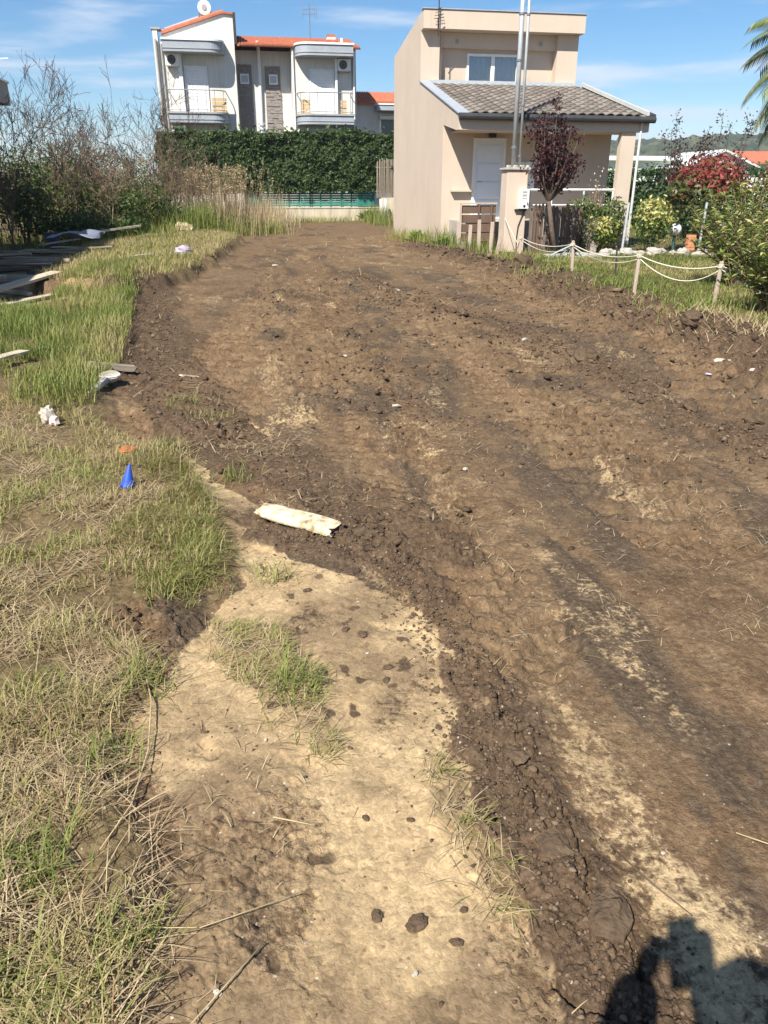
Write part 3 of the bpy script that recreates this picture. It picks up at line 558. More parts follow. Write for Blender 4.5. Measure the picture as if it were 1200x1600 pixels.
# ------------------------------------------------------------------ building materials
BEIGE = mat('beige_render', (0.56, 0.465, 0.375), (0.52, 0.43, 0.345), scale=0.9, rough=0.9, bump=0.25, bscale=90, detail=8, c3=(0.49, 0.395, 0.31), streak=0.05)
WHITEWALL = mat('white_render', (0.66, 0.645, 0.60), (0.58, 0.565, 0.52), scale=0.8, rough=0.9, bump=0.2, bscale=60, detail=8, c3=(0.50, 0.48, 0.43), streak=0.16)
WHITE = mat('white_paint', (0.78, 0.78, 0.76), (0.72, 0.72, 0.70), scale=5, rough=0.45)
DOORW = mat('white_door', (0.70, 0.73, 0.78), (0.66, 0.69, 0.74), scale=3, rough=0.4)
GREYB = mat('grey_blue_paint', (0.33, 0.36, 0.40), (0.28, 0.31, 0.35), scale=4, rough=0.55)
GREYR = mat('grey_render', (0.36, 0.355, 0.34), (0.30, 0.295, 0.28), scale=1.5, rough=0.9)
DARKG = mat('dark_gutter', (0.035, 0.037, 0.04), (0.05, 0.05, 0.052), scale=6, rough=0.5)
GALV = mat('galvanised', (0.56, 0.59, 0.61), (0.46, 0.49, 0.51), scale=8, rough=0.45, metal=0.35)
STEEL = mat('steel_rail', (0.30, 0.31, 0.33), (0.24, 0.25, 0.27), scale=8, rough=0.4, metal=0.6)
REDTILE = mat('red_tile', (0.36, 0.105, 0.055), (0.44, 0.165, 0.095), scale=5, rough=0.8)
BROWNTILE = mat('brown_tile', (0.165, 0.142, 0.12), (0.125, 0.107, 0.09), scale=2.2, rough=0.85, bump=0.2, bscale=60, c3=(0.33, 0.25, 0.19), coord='Object')
BROWNTILE2 = mat('brown_tile_pale', (0.225, 0.195, 0.168), (0.175, 0.152, 0.13), scale=2.2, rough=0.85, bump=0.2, bscale=60)
BROWNTILE3 = mat('brown_tile_dark', (0.135, 0.115, 0.10), (0.175, 0.15, 0.13), scale=2.2, rough=0.85, bump=0.2, bscale=60)
STONE = mat('slate_cladding', (0.20, 0.175, 0.16), (0.30, 0.265, 0.24), scale=4, rough=0.85, bump=0.4, bscale=20, stretch=(1, 1, 4))
BLACK = mat('black_plastic', (0.02, 0.02, 0.022), (0.03, 0.03, 0.03), rough=0.4)
CURTAIN = mat('curtain', (0.74, 0.75, 0.72), (0.62, 0.64, 0.62), scale=9, rough=0.9, stretch=(6, 1, 0.3))
GLASS = glass_mat('window_glass')
TANWOOD = mat('tan_wood', (0.55, 0.40, 0.22), (0.46, 0.32, 0.17), scale=6, rough=0.7, stretch=(1, 1, 6))
CREAM = mat('cream_wall', (0.60, 0.53, 0.40), (0.48, 0.42, 0.31), scale=1.6, rough=0.9, detail=8, bump=0.3, bscale=30, streak=0.35)
CONC = mat('concrete', (0.44, 0.41, 0.36), (0.34, 0.315, 0.27), scale=5, rough=0.9, bump=0.3, bscale=60)
GREENNET = mat('green_net', (0.03, 0.21, 0.16), (0.02, 0.12, 0.095), scale=3, rough=0.7)
GREYWOOD = mat('weathered_wood', (0.34, 0.285, 0.22), (0.23, 0.19, 0.145), scale=9, rough=0.9, bump=0.5, bscale=50, stretch=(0.25, 4, 4), c3=(0.42, 0.37, 0.30))
DARKWOOD = mat('dark_brown_wood', (0.11, 0.07, 0.05), (0.155, 0.105, 0.075), scale=7, rough=0.85, bump=0.4, bscale=50, stretch=(4, 4, 0.4))
PINKWOOD = mat('bleached_stake', (0.50, 0.41, 0.33), (0.40, 0.31, 0.25), scale=7, rough=0.85, bump=0.4, bscale=50, stretch=(4, 4, 0.4))
ROPE = mat('pale_rope', (0.62, 0.58, 0.47), (0.52, 0.48, 0.38), scale=60, rough=0.9)
MINT = mat('pale_green_panel', (0.62, 0.72, 0.64), (0.56, 0.66, 0.58), scale=1, rough=0.6)
SHINGLE_DARK = mat('dark_glass', (0.03, 0.035, 0.04), (0.05, 0.055, 0.06), rough=0.15, spec=0.6)

# ------------------------------------------------------------------ beige house on the right
hs = empty('beige_house', (5.9, 23.5, 0), 'two storey beige rendered house with a tiled porch roof', 'house')
XL, XR = 5.9, 11.05
MB().prism([(23.5, -0.2), (31.0, -0.2), (31.0, 6.0), (26.36, 6.62), (26.36, 6.12), (26.62, 6.10), (26.62, 4.72), (21.85, 3.46), (21.85, 3.075), (22.05, 3.075), (23.5, 3.30)], XL, XL + 0.25, 'x').build('side_wall', BEIGE, hs)
MB().prism([(23.752, -0.2), (30.748, -0.2), (30.748, 6.0), (27.102, 6.1), (27.102, 4.55), (23.752, 3.75)], XR - 0.25, XR, 'x').build('side_wall', BEIGE, hs); B('rear_wall', BEIGE, hs, (XL + 0.25, XR - 0.25, 30.75, 31.0, -0.2, 6.0))
fw = B('front_wall', BEIGE, hs, (XL + 0.25, 11.04, 23.5, 23.75, -0.2, 3.75))
# upper storey: piers, recessed panel with the window, lintel beam, parapet
B('pier', BEIGE, hs, (XL + 0.25, 6.5, 26.62, 27.1, 4.2, 6.115)); B('pier', BEIGE, hs, (10.36, XR, 26.62, 27.1, 4.2, 6.115))
B('lintel_beam', BEIGE, hs, (6.5, 10.36, 26.80, 27.1, 5.70, 6.115))
wx0, wx1, wz0, wz1 = 7.48, 9.2, 4.70, 5.58
B('upper_wall', BEIGE, hs, (6.5, wx0, 26.98, 27.2, 4.2, 5.70), (wx1, 10.36, 26.98, 27.2, 4.2, 5.70), (wx0, wx1, 26.98, 27.2, 4.2, wz0), (wx0, wx1, 26.98, 27.2, wz1, 5.70))
MB().prism([(26.30, 6.12), (26.30, 6.61), (27.0, 6.58), (31.05, 6.03), (31.05, 5.9), (27.0, 6.4), (27.0, 6.12)], XL + 0.252, XR + 0.05, 'x').build('parapet', BEIGE, hs)
B('coping', GREYB, hs, (XL - 0.03, XR + 0.08, 26.27, 26.5, 6.622, 6.65)); B('parapet_return', BEIGE, hs, (XL, XL + 0.25, 26.30, 26.358, 6.12, 6.61))
win = B('window', WHITE, hs, (wx0, wx1, 26.93, 27.05, wz0, wz0 + 0.07), (wx0, wx1, 26.93, 27.05, wz1 - 0.07, wz1), (wx0, wx0 + 0.07, 26.93, 27.05, wz0 + 0.07, wz1 - 0.07), (wx1 - 0.07, wx1, 26.93, 27.05, wz0 + 0.07, wz1 - 0.07), ((wx0 + wx1) / 2 - 0.06, (wx0 + wx1) / 2 + 0.06, 26.93, 27.05, wz0 + 0.07, wz1 - 0.07))
xm = (wx0 + wx1) / 2
for a, b_ in ((wx0 + 0.07, xm - 0.06), (xm + 0.06, wx1 - 0.07)):
    B('pane', GLASS, win, (a, b_, 26.985, 26.991, wz0 + 0.07, wz1 - 0.07))
m = MB(); nC = 60
vs = []; 
for i in range(nC + 1):
    xx = wx0 + (wx1 - wx0) * i / nC; yy = 27.035 + 0.02 * math.sin(i * 1.3) ; vs += [(xx, yy, wz0), (xx, yy, wz1)]
m.add(vs, [(2 * i, 2 * i + 2, 2 * i + 3, 2 * i + 1) for i in range(nC)]).build('curtain', CURTAIN, win)
B('window_sill', WHITE, win, (wx0 - 0.04, wx1 + 0.04, 26.86, 26.97, wz0 - 0.05, wz0 - 0.003))
MB().tube([(6.56, 26.74, 6.1), (6.56, 26.74, 4.8)], 0.03, 8).build('downpipe', BEIGE, hs)
for vx in (7.1, 9.85): B('vent', GREYR, hs, (vx - 0.05, vx + 0.05, 26.78, 26.797, 5.82, 5.94))
am = MB(); am.tube([(6.35, 26.22, 5.9), (6.35, 26.2, 7.25)], 0.018, 6); am.tube([(6.35, 26.28, 6.0), (6.3, 26.1, 6.35), (6.42, 26.1, 6.45)], 0.014, 5)
for k in range(4): am.tube([(6.2 + 0.02 * k, 26.2, 6.35 + 0.08 * k), (6.5 - 0.02 * k, 26.2, 6.4 + 0.08 * k)], 0.008, 4)
am.build('wall_antenna', DARKG, hs)
# porch roof with single tiles
def roof_z(y): return 3.44 + (y - 21.8) * (4.66 - 3.44) / (26.6 - 21.8)
rf = MB().prism([(21.8, roof_z(21.8) - 0.10), (26.6, roof_z(26.6) - 0.10), (26.6, roof_z(26.6) + 0.005), (21.8, roof_z(21.8) + 0.005)], XL + 0.27, 11.3, 'x').build('porch_roof', GREYR, hs)
tw, tl, nt = 0.272, 0.345, 7
tv = []
for j in (0, 1):
    for i in range(nt + 1):
        u = i / nt; h = 0.045 * math.sin(math.pi * u) ** 1.0 if u < 0.62 else 0.045 * math.sin(math.pi * u) - 0.02 * (u - 0.62) / 0.38
        tv.append((u * tw * 1.04, j * tl * 1.12, h + (0.028 if j == 0 else 0.0)))
tv += [(v[0], v[1], v[2] - 0.02) for v in tv[:nt + 1]]
tf = [(i, i + 1, nt + 2 + i, nt + 1 + i) for i in range(nt)] + [(2 * nt + 2 + i, 2 * nt + 3 + i, i + 1, i) for i in range(nt)]
slope = math.atan2(4.66 - 3.44, 4.8); tmesh = []
for mt in (BROWNTILE, BROWNTILE2, BROWNTILE3):
    me = bpy.data.meshes.new('roof_tile'); me.from_pydata(tv, [], tf); me.materials.append(mt); me.update(); tmesh.append(me)
ncol = int((11.24 - 6.2) / tw); nrow = int(4.8 / math.cos(slope) / tl)
for r_ in range(nrow):
    for c_ in range(ncol):
        o = bpy.data.objects.new('roof_tile', tmesh[random.choice((0, 0, 1, 1, 2))]); COL.objects.link(o); o.parent = rf
        yy = 21.76 + r_ * tl * math.cos(slope) + random.uniform(-0.006, 0.006)
        o.location = Vector((6.19 + c_ * tw, yy, roof_z(yy) + 0.02)) - ORG[rf]; o.rotation_euler = (slope, random.uniform(-0.01, 0.01), 0)
MB().prism([(21.83, 3.465), (26.6, 4.735), (26.6, 4.765), (21.83, 3.495)], XL - 0.04, XL + 0.28, 'x').build('verge_flashing', GREYB, rf)
MB().prism([(21.8, 3.47), (26.55, 4.70), (26.55, 4.80), (21.8, 3.57)], 11.22, 11.29, 'x').build('verge_flashing', mat('grey_white_metal', (0.50, 0.50, 0.49), (0.44, 0.44, 0.43), rough=0.5), rf)
MB().prism([(21.75, 3.40), (26.6, 4.66), (26.6, 4.76), (21.75, 3.50)], 11.295, 11.46, 'x').build('verge_board', DARKG, rf)
B('wall_flashing', GALV, rf, (XL + 0.26, 10.95, 26.50, 26.60, 4.62, 4.78))
MB().tube([(XL - 0.02, 21.74, 3.385), (11.44, 21.74, 3.365)], 0.085, 10).build('gutter', DARKG, rf)
B('porch_beam', BEIGE, hs, (XL + 0.252, 11.35, 21.86, 22.08, 3.07, 3.33)); B('soffit', BEIGE, hs, (XL + 0.252, 11.3, 22.082, 23.498, 3.10, 3.13))
B('column', BEIGE, hs, (10.60, 11.02, 21.92, 22.12, -0.2, 3.068)); MB().tube([(11.10, 21.80, 3.32), (11.12, 21.86, 3.15), (11.10, 21.86, 0.0)], 0.036, 8).build('downpipe', mat('off_white_pipe', (0.60, 0.59, 0.56), (0.54, 0.53, 0.50), rough=0.5), hs)
B('porch_floor', CONC, hs, (6.16, 11.18, 22.0, 23.498, -0.2, 0.78)); B('ledge', BEIGE, hs, (6.16, 6.80, 23.33, 23.498, 1.55, 1.60))
dr = B('door', DOORW, hs, (6.87, 7.71, 23.46, 23.497, 0.79, 2.90)); B('door_frame', WHITE, dr, (6.80, 6.87, 23.44, 23.498, 0.785, 2.97), (7.71, 7.78, 23.44, 23.498, 0.785, 2.97), (6.87, 7.71, 23.44, 23.498, 2.90, 2.97))
for k in range(4): B('door_panel', DOORW, dr, (6.95, 7.63, 23.445, 23.459, 0.9 + k * 0.49, 1.32 + k * 0.49), bevel=0.006)
MB().tube([(6.95, 23.44, 1.82), (6.95, 23.39, 1.82), (7.08, 23.39, 1.82)], 0.012, 6).build('handle', STEEL, dr)
w2 = B('window', WHITE, hs, (7.98, 9.3, 23.45, 23.497, 1.55, 2.35)); B('pane', SHINGLE_DARK, w2, (8.72, 9.24, 23.444, 23.449, 1.61, 2.29))
B('porch_lamp', BLACK, hs, (7.25, 7.45, 23.38, 23.497, 3.0, 3.09))
rl = MB().tube([(7.75, 22.05, 1.60), (10.62, 22.05, 1.60)], 0.03, 8).build('railing', WHITE, hs)
MB().tube([(7.75, 22.05, 1.20), (10.62, 22.05, 1.20)], 0.02, 8).build('lower_rail', WHITE, rl)
for px in (7.78, 8.75, 9.7, 10.58): MB().tube([(px, 22.05, 0.78), (px, 22.05, 1.57)], 0.022, 6).build('rail_post', WHITE, rl)

# ------------------------------------------------------------------ gate pillar with service poles
pl = empty('gate_pillar', (7.35, 21.3, 0), 'beige rendered gate pillar with a chipped stone cap', 'pillar')
B('shaft', BEIGE, pl, (7.05, 7.62, 21.0, 21.5, -0.1, 2.08), bevel=0.01)
cp_ = B('cap', CONC, pl, (7.0, 7.68, 20.95, 21.55, 2.081, 2.14), bevel=0.015)
rs_ = random.Random(5)
for k in range(7):
    MB().ball((7.06 + 0.09 * k, 21.02 + 0.12 * (k % 2), 2.16), 0.05, 7, 5, (1, 1, 0.8), 0.35, rs_).build('stone', CONC, cp_)
mbx = empty('meter_box', (7.62, 20.99, 1.35), 'white electric meter box with three small windows on the gate pillar', 'meter box')
B('case', WHITE, mbx, (7.40, 7.65, 20.86, 20.998, 1.13, 1.62), bevel=0.012)
for k, (z0, z1) in enumerate(((1.52, 1.57), (1.44, 1.49), (1.38, 1.40))): B('indicator', GREYR, mbx, (7.45, 7.58, 20.855, 20.859, z0, z1))
MB().tube([(7.52, 20.855, 1.2), (7.52, 20.85, 1.2)], 0.035, 12).build('dial', BLACK, mbx)
B('hinge_side', DARKG, mbx, (7.651, 7.67, 20.87, 20.998, 1.13, 1.6)); B('bracket', BLACK, mbx, (7.3, 7.62, 20.92, 20.998, 1.08, 1.125))
tag(MB().tube([(7.56, 20.96, 1.08), (7.5, 20.98, 0.9), (7.42, 20.97, 0.7), (7.40, 20.98, 0.4), (7.41, 20.98, 0.02)], 0.012, 6).build('cable', BLACK, None, (7.4, 20.98, 0)), 'black cable hanging below the meter box', 'cable')
p1_ = empty('service_pole', (7.28, 21.25, 2.14), 'thick galvanised service pole rising from the gate pillar', 'pole')
MB().tube([(7.28, 21.25, 2.14), (7.27, 21.25, 8.2)], [0.062, 0.058], 12).build('shaft', GALV, p1_, smooth=True)
for z_ in (2.6, 4.6, 5.6): MB().tube([(7.27, 21.25, z_), (7.27, 21.25, z_ + 0.05)], 0.075, 12).build('clamp', STEEL, p1_)
p2_ = empty('service_pole', (7.47, 21.3, 2.14), 'thin galvanised service pole beside the thick one on the gate pillar', 'pole')
MB().tube([(7.47, 21.3, 2.14), (7.45, 21.3, 8.0)], 0.036, 10).build('shaft', GALV, p2_, smooth=True)
for z_ in (2.4, 3.6, 5.6): MB().tube([(7.46, 21.3, z_), (7.46, 21.3, z_ + 0.05)], 0.048, 10).build('clamp', STEEL, p2_)

# ------------------------------------------------------------------ brown board gate with leaning stakes, picket fence
gt = empty('board_gate', (6.5, 21.6, 0), 'low dark brown board gate left of the gate pillar', 'gate')
for k in range(4): B('board', DARKWOOD, gt, (5.98, 6.98, 21.60, 21.63, 0.28 + 0.24 * k - 0.0, 0.49 + 0.24 * k), bevel=0.004)
for px in (5.95, 6.46, 6.82): B('upright', PINKWOOD if px < 6 else DARKWOOD, gt, (px, px + 0.05, 21.55, 21.598, 0.05, 1.24), bevel=0.004)
B('top_rail', PINKWOOD, gt, (5.95, 7.0, 21.55, 21.64, 1.242, 1.275), bevel=0.004)
for k, (px, py, tilt, h_) in enumerate(((6.05, 20.9, 0.03, 0.72), (6.28, 20.75, -0.02, 0.85), (6.55, 20.6, 0.04, 0.80), (5.80, 21.1, -0.02, 0.8), (6.68, 20.4, 0.16, 0.62))):
    st = MB().box(-0.045, 0.045, -0.025, 0.025, -0.1, h_, Matrix.Rotation(tilt, 4, 'Y')).build('wooden_stake', PINKWOOD, None, (0, 0, 0), bevel=0.006); st.location = (px, py, 0.02)
    tag(st, ('second bleached stake from the left before the board gate', 'third bleached stake from the left, tallest before the board gate', 'fourth bleached stake from the left before the board gate', 'leftmost bleached stake before the board gate', 'leaning short bleached stake nearest the gate pillar')[k], 'stake', 'stakes before the board gate')
pf = empty('picket_fence', (8.3, 20.7, 0), 'dark weathered picket fence behind the purple tree', 'fence')
for k in range(15):
    px = 7.66 + 0.098 * k; h_ = 1.22 + random.uniform(-0.10, 0.08)
    o = MB().prism([(px, 0.0), (px + 0.082, 0.0), (px + 0.082 + random.uniform(-0.02, 0.02), h_ - 0.05), (px + 0.045, h_), (px + random.uniform(-0.02, 0.02), h_ - 0.06)], 20.70 + random.uniform(-0.012, 0.012), 20.74, 'y').build('picket', DARKWOOD if k % 4 else mat('grey_picket', (0.13, 0.10, 0.085), (0.18, 0.145, 0.12), scale=7, rough=0.9, stretch=(4, 4, 0.4)), pf, bevel=0.004)
for z_ in (0.35, 0.95): B('rail', DARKWOOD, pf, (7.64, 9.15, 20.765, 20.80, z_, z_ + 0.07))

# ------------------------------------------------------------------ rope fence
posts = [(5.98, 16.7, 0.62), (5.96, 13.75, 0.58), (5.98, 11.35, 0.62), (6.66, 10.25, 0.60), (6.5, 7.3, 0.6)]
plab = ['farthest thin white stake of the rope fence beside the pillar', 'second rope fence stake from the gate pillar, wrapped with rope', 'middle rope fence stake in front of the lawn', 'rope fence stake just left of the oleander', 'rope fence stake right of the oleander']
tops = []
for k, (px, py, h_) in enumerate(posts):
    z0 = gz(px, py); tl_ = (0.03, -0.05, 0.02, 0.03, 0)[k]
    pm = empty('fence_stake', (px, py, z0), plab[k], 'stake', 'rope fence stakes')
    MB().box(-0.023, 0.023, -0.02, 0.02, -0.15, h_, Matrix.Rotation(tl_, 4, 'Y')).build('stake', PINKWOOD, None, bevel=0.005).parent = pm
    c = MB()
    for q in range(3): c.tube([(0.036 * math.cos(a) + tl_ * h_, 0.036 * math.sin(a), h_ - 0.05 - 0.018 * q) for a in [i * math.pi / 4 for i in range(9)]], 0.008, 5)
    c.build('rope_knot', ROPE).parent = pm
    tops.append(Vector((px + tl_ * h_, py, z0 + h_ - 0.06)))
def sag(a, b_, s, n=14, dx=0): return [a.lerp(b_, i / n) + Vector((dx * math.sin(math.pi * i / n), 0, -s * 4 * (i / n) * (1 - i / n))) for i in range(n + 1)]
ends = ['the gate pillar', 'the second stake', 'the middle stake', 'the oleander']
for k in range(4):
    tag(MB().tube(sag(tops[k], tops[k + 1], 0.10), 0.009, 6).build('rope', ROPE, None, tuple(tops[k]), smooth=True), ('upper pale rope between the two farthest stakes', 'upper pale rope between the second and middle stakes', 'upper pale rope from the middle stake to the oleander stake', 'upper pale rope crossing in front of the oleander')[k], 'rope', 'fence ropes')
    tag(MB().tube(sag(tops[k] - Vector((0, 0, 0.04)), tops[k + 1] - Vector((0, 0, 0.05)), (0.16, 0.15, 0.24, 0.22)[k], dx=0.05), 0.008, 6).build('rope', ROPE, None, tuple(tops[k]), smooth=True), ('lower slack rope between the two farthest stakes', 'lower slack rope between the second and middle stakes', 'lower slack rope from the middle stake to the oleander stake', 'lower slack rope crossing in front of the oleander')[k], 'rope', 'fence ropes')
tag(MB().tube([tops[0], tops[0] + Vector((0.35, 1.2, -0.3)), Vector((6.95, 19.6, 0.35)), Vector((7.03, 20.95, 0.9))], 0.009, 6).build('rope', ROPE, None, tuple(tops[0])), 'pale rope tied from the farthest stake to the gate pillar', 'rope', 'fence ropes')
m = MB()
for k in range(5):
    a = k * 1.2; m.tube([tops[1] + Vector((0.02 * math.cos(a), 0.02 * math.sin(a), 0)), tops[1] + Vector((-0.25 + 0.12 * k, 0.1, -0.14 - 0.02 * k)), tops[1] + Vector((-0.35 + 0.18 * k, 0.15, -0.20))], 0.012, 5)
tag(m.build('rope_bundle', mat('blue_grey_rope', (0.45, 0.52, 0.52), (0.36, 0.43, 0.44), scale=30, rough=0.9), None, tuple(tops[1])), 'pale bluish bundle of rope hanging on the second stake', 'rope')

# ------------------------------------------------------------------ wire fence inside the garden
wf = empty('wire_fence', (10.8, 19.5, 0), 'green wire mesh fence on galvanised posts behind the lawn', 'fence')
for (px, py) in ((9.82, 19.55), (11.85, 19.3), (14.2, 19.0)):
    MB().tube([(px - 0.02, py, -0.1), (px + 0.03, py, 1.30)], 0.032, 8).build('post', GALV, wf)
MB().tube([(6.95, 14.0, -0.05), (6.93, 14.02, 0.62)], 0.018, 4).build('dark_post', DARKG, wf).parent = None
lastp = bpy.data.objects['dark_post']; lastp.location = (5.9, 23.5, 0); lastp.location = (10.8, 19.5, 0); lastp.name = 'angle_iron_post'; tag(lastp, 'thin dark angle iron post standing on the lawn', 'post')
m = MB()
for i in range(int((14.2 - 9.82) / 0.1) + 1):
    t = i * 0.1; xx = 9.82 + t; yy = 19.55 - 0.55 * t / 4.38; m.tube([(xx, yy, 0.05), (xx, yy, 1.22)], 0.0022, 3, False)
for i in range(13):
    z_ = 0.05 + i * 0.0975; m.tube([(9.82, 19.55, z_), (14.2, 19.0, z_)], 0.0022, 3, False)
m.build('mesh', mat('green_wire', (0.03, 0.09, 0.06), (0.04, 0.11, 0.07), rough=0.6), wf, recalc=False)

# ------------------------------------------------------------------ white house behind the hedge
bh = empty('white_house', (1.8, 51, 0), 'white two storey house with rounded balconies and red tiled roof behind the hedge', 'house')
Y0 = 50.0
MB().prism([(-3.72, -0.5), (0.40, -0.5), (0.40, 10.48), (-0.15, 10.52), (-3.45, 9.45), (-3.45, 9.1), (-3.72, 9.1)], Y0, Y0 + 9, 'y').build('wall', WHITEWALL, bh)
B('side_pier', WHITEWALL, bh, (-3.98, -3.722, Y0 - 0.12, Y0 + 0.6, -0.5, 9.68)); B('pier_cap', GREYR, bh, (-4.05, -3.55, Y0 - 0.18, Y0 + 0.65, 9.682, 9.76))
B('wall', WHITEWALL, bh, (0.402, 3.55, Y0 + 1.3, Y0 + 9, -0.5, 9.0)); B('wall', WHITEWALL, bh, (3.552, 7.25, Y0, Y0 + 9, -0.5, 9.02))
B('corner_strip', GREYR, bh, (6.98, 7.20, Y0 - 0.03, Y0 - 0.002, -0.5, 8.6))
# roofs
rr = MB().prism([(-3.5, 9.46), (-0.15, 10.53), (0.42, 10.49), (0.42, 10.58), (-0.15, 10.63), (-3.55, 9.56)], Y0 - 0.12, Y0 + 9.1, 'y').build('roof', REDTILE, bh)
B('ridge_flashing', DARKG, rr, (0.405, 0.55, Y0 - 0.1, Y0 + 9, 9.1, 10.6))
rt = MB().prism([(Y0 - 0.22, 8.98), (Y0 + 4.6, 10.1), (Y0 + 9.3, 8.98), (Y0 + 9.3, 9.06), (Y0 + 4.6, 10.2), (Y0 - 0.22, 9.08)], 0.56, 7.5, 'x').build('roof', REDTILE, bh)
m = MB()
for i in range(46):
    for j in range(10):
        xx = 0.62 + i * 0.149; ya = Y0 - 0.28 + j * 0.48; za = 9.06 + (ya - Y0 + 0.22) * 0.2324
        m.tube([(xx + 0.07, ya, za + 0.035), (xx + 0.07, ya + 0.5, za + 0.5 * 0.2324 + 0.015)], 0.068, 6)
tag(m.build('roof_tiles', REDTILE, rt), kind='stuff')
m = MB()
for j in range(16):
    for i in range(7):
        xa = -3.5 + i * 0.48; m.tube([(xa, Y0 + 0.1 + j * 0.28, 9.56 + (xa + 3.5) * 0.32 + 0.03), (xa + 0.5, Y0 + 0.1 + j * 0.28, 9.56 + (xa + 4.0) * 0.32 + 0.02)], 0.10, 6)
tag(m.build('roof_tiles', REDTILE, rr), kind='stuff')
ch = B('chimney', REDTILE, rt, (5.85, 6.3, Y0 + 1.8, Y0 + 2.3, 9.3, 9.62))
for k in range(3): B('chimney_band', WHITEWALL if k == 1 else REDTILE, rt, (5.83, 6.32, Y0 + 1.78, Y0 + 2.32, 9.622 + 0.13 * k, 9.75 + 0.13 * k))
MB().tube([(6.7, Y0 + 1.9, 9.4), (6.7, Y0 + 1.9, 9.85)], 0.09, 8).build('flue', WHITE, rt)
an = MB(); an.tube([(4.85, Y0 + 2, 9.4), (4.85, Y0 + 2, 11.6)], 0.025, 6)
for (a, b_, z_) in ((-0.45, 0.45, 11.0), (-0.35, 0.35, 11.25)): an.tube([(4.85 + a, Y0 + 2, z_), (4.85 + b_, Y0 + 2, z_ + 0.05)], 0.018, 5)
for a in (-0.42, 0.0, 0.3, 0.42): an.tube([(4.85 + a, Y0 + 2, 10.75), (4.85 + a, Y0 + 2, 11.5 + 0.15 * (a < 0))], 0.015, 5)
an.build('antenna', STEEL, rt)
ht = empty('solar_water_heater', (-1.1, 50.8, 10.2), 'white solar water heater on the left roof slope', 'water heater')
MB().tube([(-1.1, 50.3, 10.85), (-1.1, 51.8, 10.85)], 0.36, 16).build('tank', WHITE, ht, smooth=False); MB().tube([(-1.1, 50.27, 10.85), (-1.1, 50.29, 10.85)], 0.15, 12).build('end_cap', GREYR, ht)
MB().prism([(-3.3, 9.72), (-1.45, 10.33), (-1.48, 10.42), (-3.33, 9.81)], 50.2, 51.9, 'y').build('panel', mat('solar_panel', (0.5, 0.54, 0.6), (0.42, 0.46, 0.52), rough=0.25, spec=0.6), ht)
for px in (-1.4, -0.85): MB().tube([(px, 50.5, 10.1), (px, 50.5, 10.7)], 0.04, 6).build('stand_leg', STEEL, ht)
# balconies: slab and canopy with one rounded corner, railing, door
def rounded(x0, x1, y0, y1, r, left):
    pts = []
    cx = x0 + r if left else x1 - r
    arc = [(cx + r * math.cos(a) * (-1 if left else 1), y0 + r - r * math.sin(a)) for a in [math.pi / 2 * i / 8 for i in range(9)]]
    pts = ([(x1, y1), (x0, y1)] + arc + [(x1, y0)]) if left else ([(x0, y1), (x1, y1)] + arc + [(x0, y0)])
    return pts
def balcony(x0, x1, left, door0, door1):
    for nm, z0, z1, mt in (('canopy', 8.52, 9.05, GREYB), ('balcony_slab', 5.08, 5.52, GREYB)):
        sl = MB().prism(rounded(x0, x1, Y0 - 1.15, Y0 - 0.004, 0.8, left), z0, z1, 'z').build(nm, mt, bh)
        MB().prism(rounded(x0 - 0.05, x1 + 0.05, Y0 - 1.21, Y0 - 0.004, 0.83, left), z1 + 0.002, z1 + 0.10, 'z').build('rim', WHITE if nm == 'canopy' else GREYR, sl)
        MB().prism(rounded(x0 - 0.02, x1 + 0.02, Y0 - 1.18, Y0 - 0.004, 0.81, left), z0 + 0.14, z0 + 0.18, 'z').build('groove', GREYR, sl)
    rpts = [p for p in rounded(x0 + 0.05, x1 - 0.05, Y0 - 1.1, Y0 - 0.01, 0.76, left)]
    rpts = rpts[1:] + [rpts[0]] if left else rpts[1:] + [rpts[0]]
    rail = MB().tube([(p[0], p[1], 6.70) for p in rpts], 0.028, 6).build('railing', STEEL, bh)
    MB().tube([(p[0], p[1], 5.72) for p in rpts], 0.018, 6).build('lower_rail', STEEL, rail)
    for i in range(7):
        t = (i + 0.2) / 6.4; xx = x0 + 0.1 + (x1 - x0 - 0.2) * t; yy = Y0 - 1.1
        if left and xx < x0 + 0.8: yy = Y0 - 1.1 + 0.76 - math.sqrt(max(0, 0.76 ** 2 - (x0 + 0.81 - xx) ** 2))
        if not left and xx > x1 - 0.8: yy = Y0 - 1.1 + 0.76 - math.sqrt(max(0, 0.76 ** 2 - (xx - x1 + 0.81) ** 2))
        MB().tube([(xx, yy, 5.6), (xx, yy, 6.68)], 0.016, 5).build('baluster', STEEL, rail)
    d = B('balcony_door', DOORW, bh, (door0, door1, Y0 - 0.05, Y0 - 0.003, 5.63, 7.92)); xm_ = (door0 + door1) / 2
    for k in range(14): B('shutter_slat', WHITE, d, (door0 + 0.06, door1 - 0.06, Y0 - 0.07, Y0 - 0.052, 5.7 + 0.157 * k, 5.835 + 0.157 * k))
    B('door_frame', WHITE, d, (door0 - 0.05, door0, Y0 - 0.075, Y0 - 0.003, 5.63, 7.98), (door1, door1 + 0.05, Y0 - 0.075, Y0 - 0.003, 5.63, 7.98), (door0, door1, Y0 - 0.075, Y0 - 0.003, 7.92, 7.98))
balcony(-3.45, -0.2, False, -2.42, -1.25); balcony(3.74, 6.95, True, 4.62, 5.92)
B('wall_strip', WHITE, bh, (-2.75, -2.55, Y0 - 0.35, Y0 - 0.003, 5.65, 8.515)); B('wall_strip', WHITE, bh, (6.0, 6.12, Y0 - 0.35, Y0 - 0.003, 5.65, 8.515))
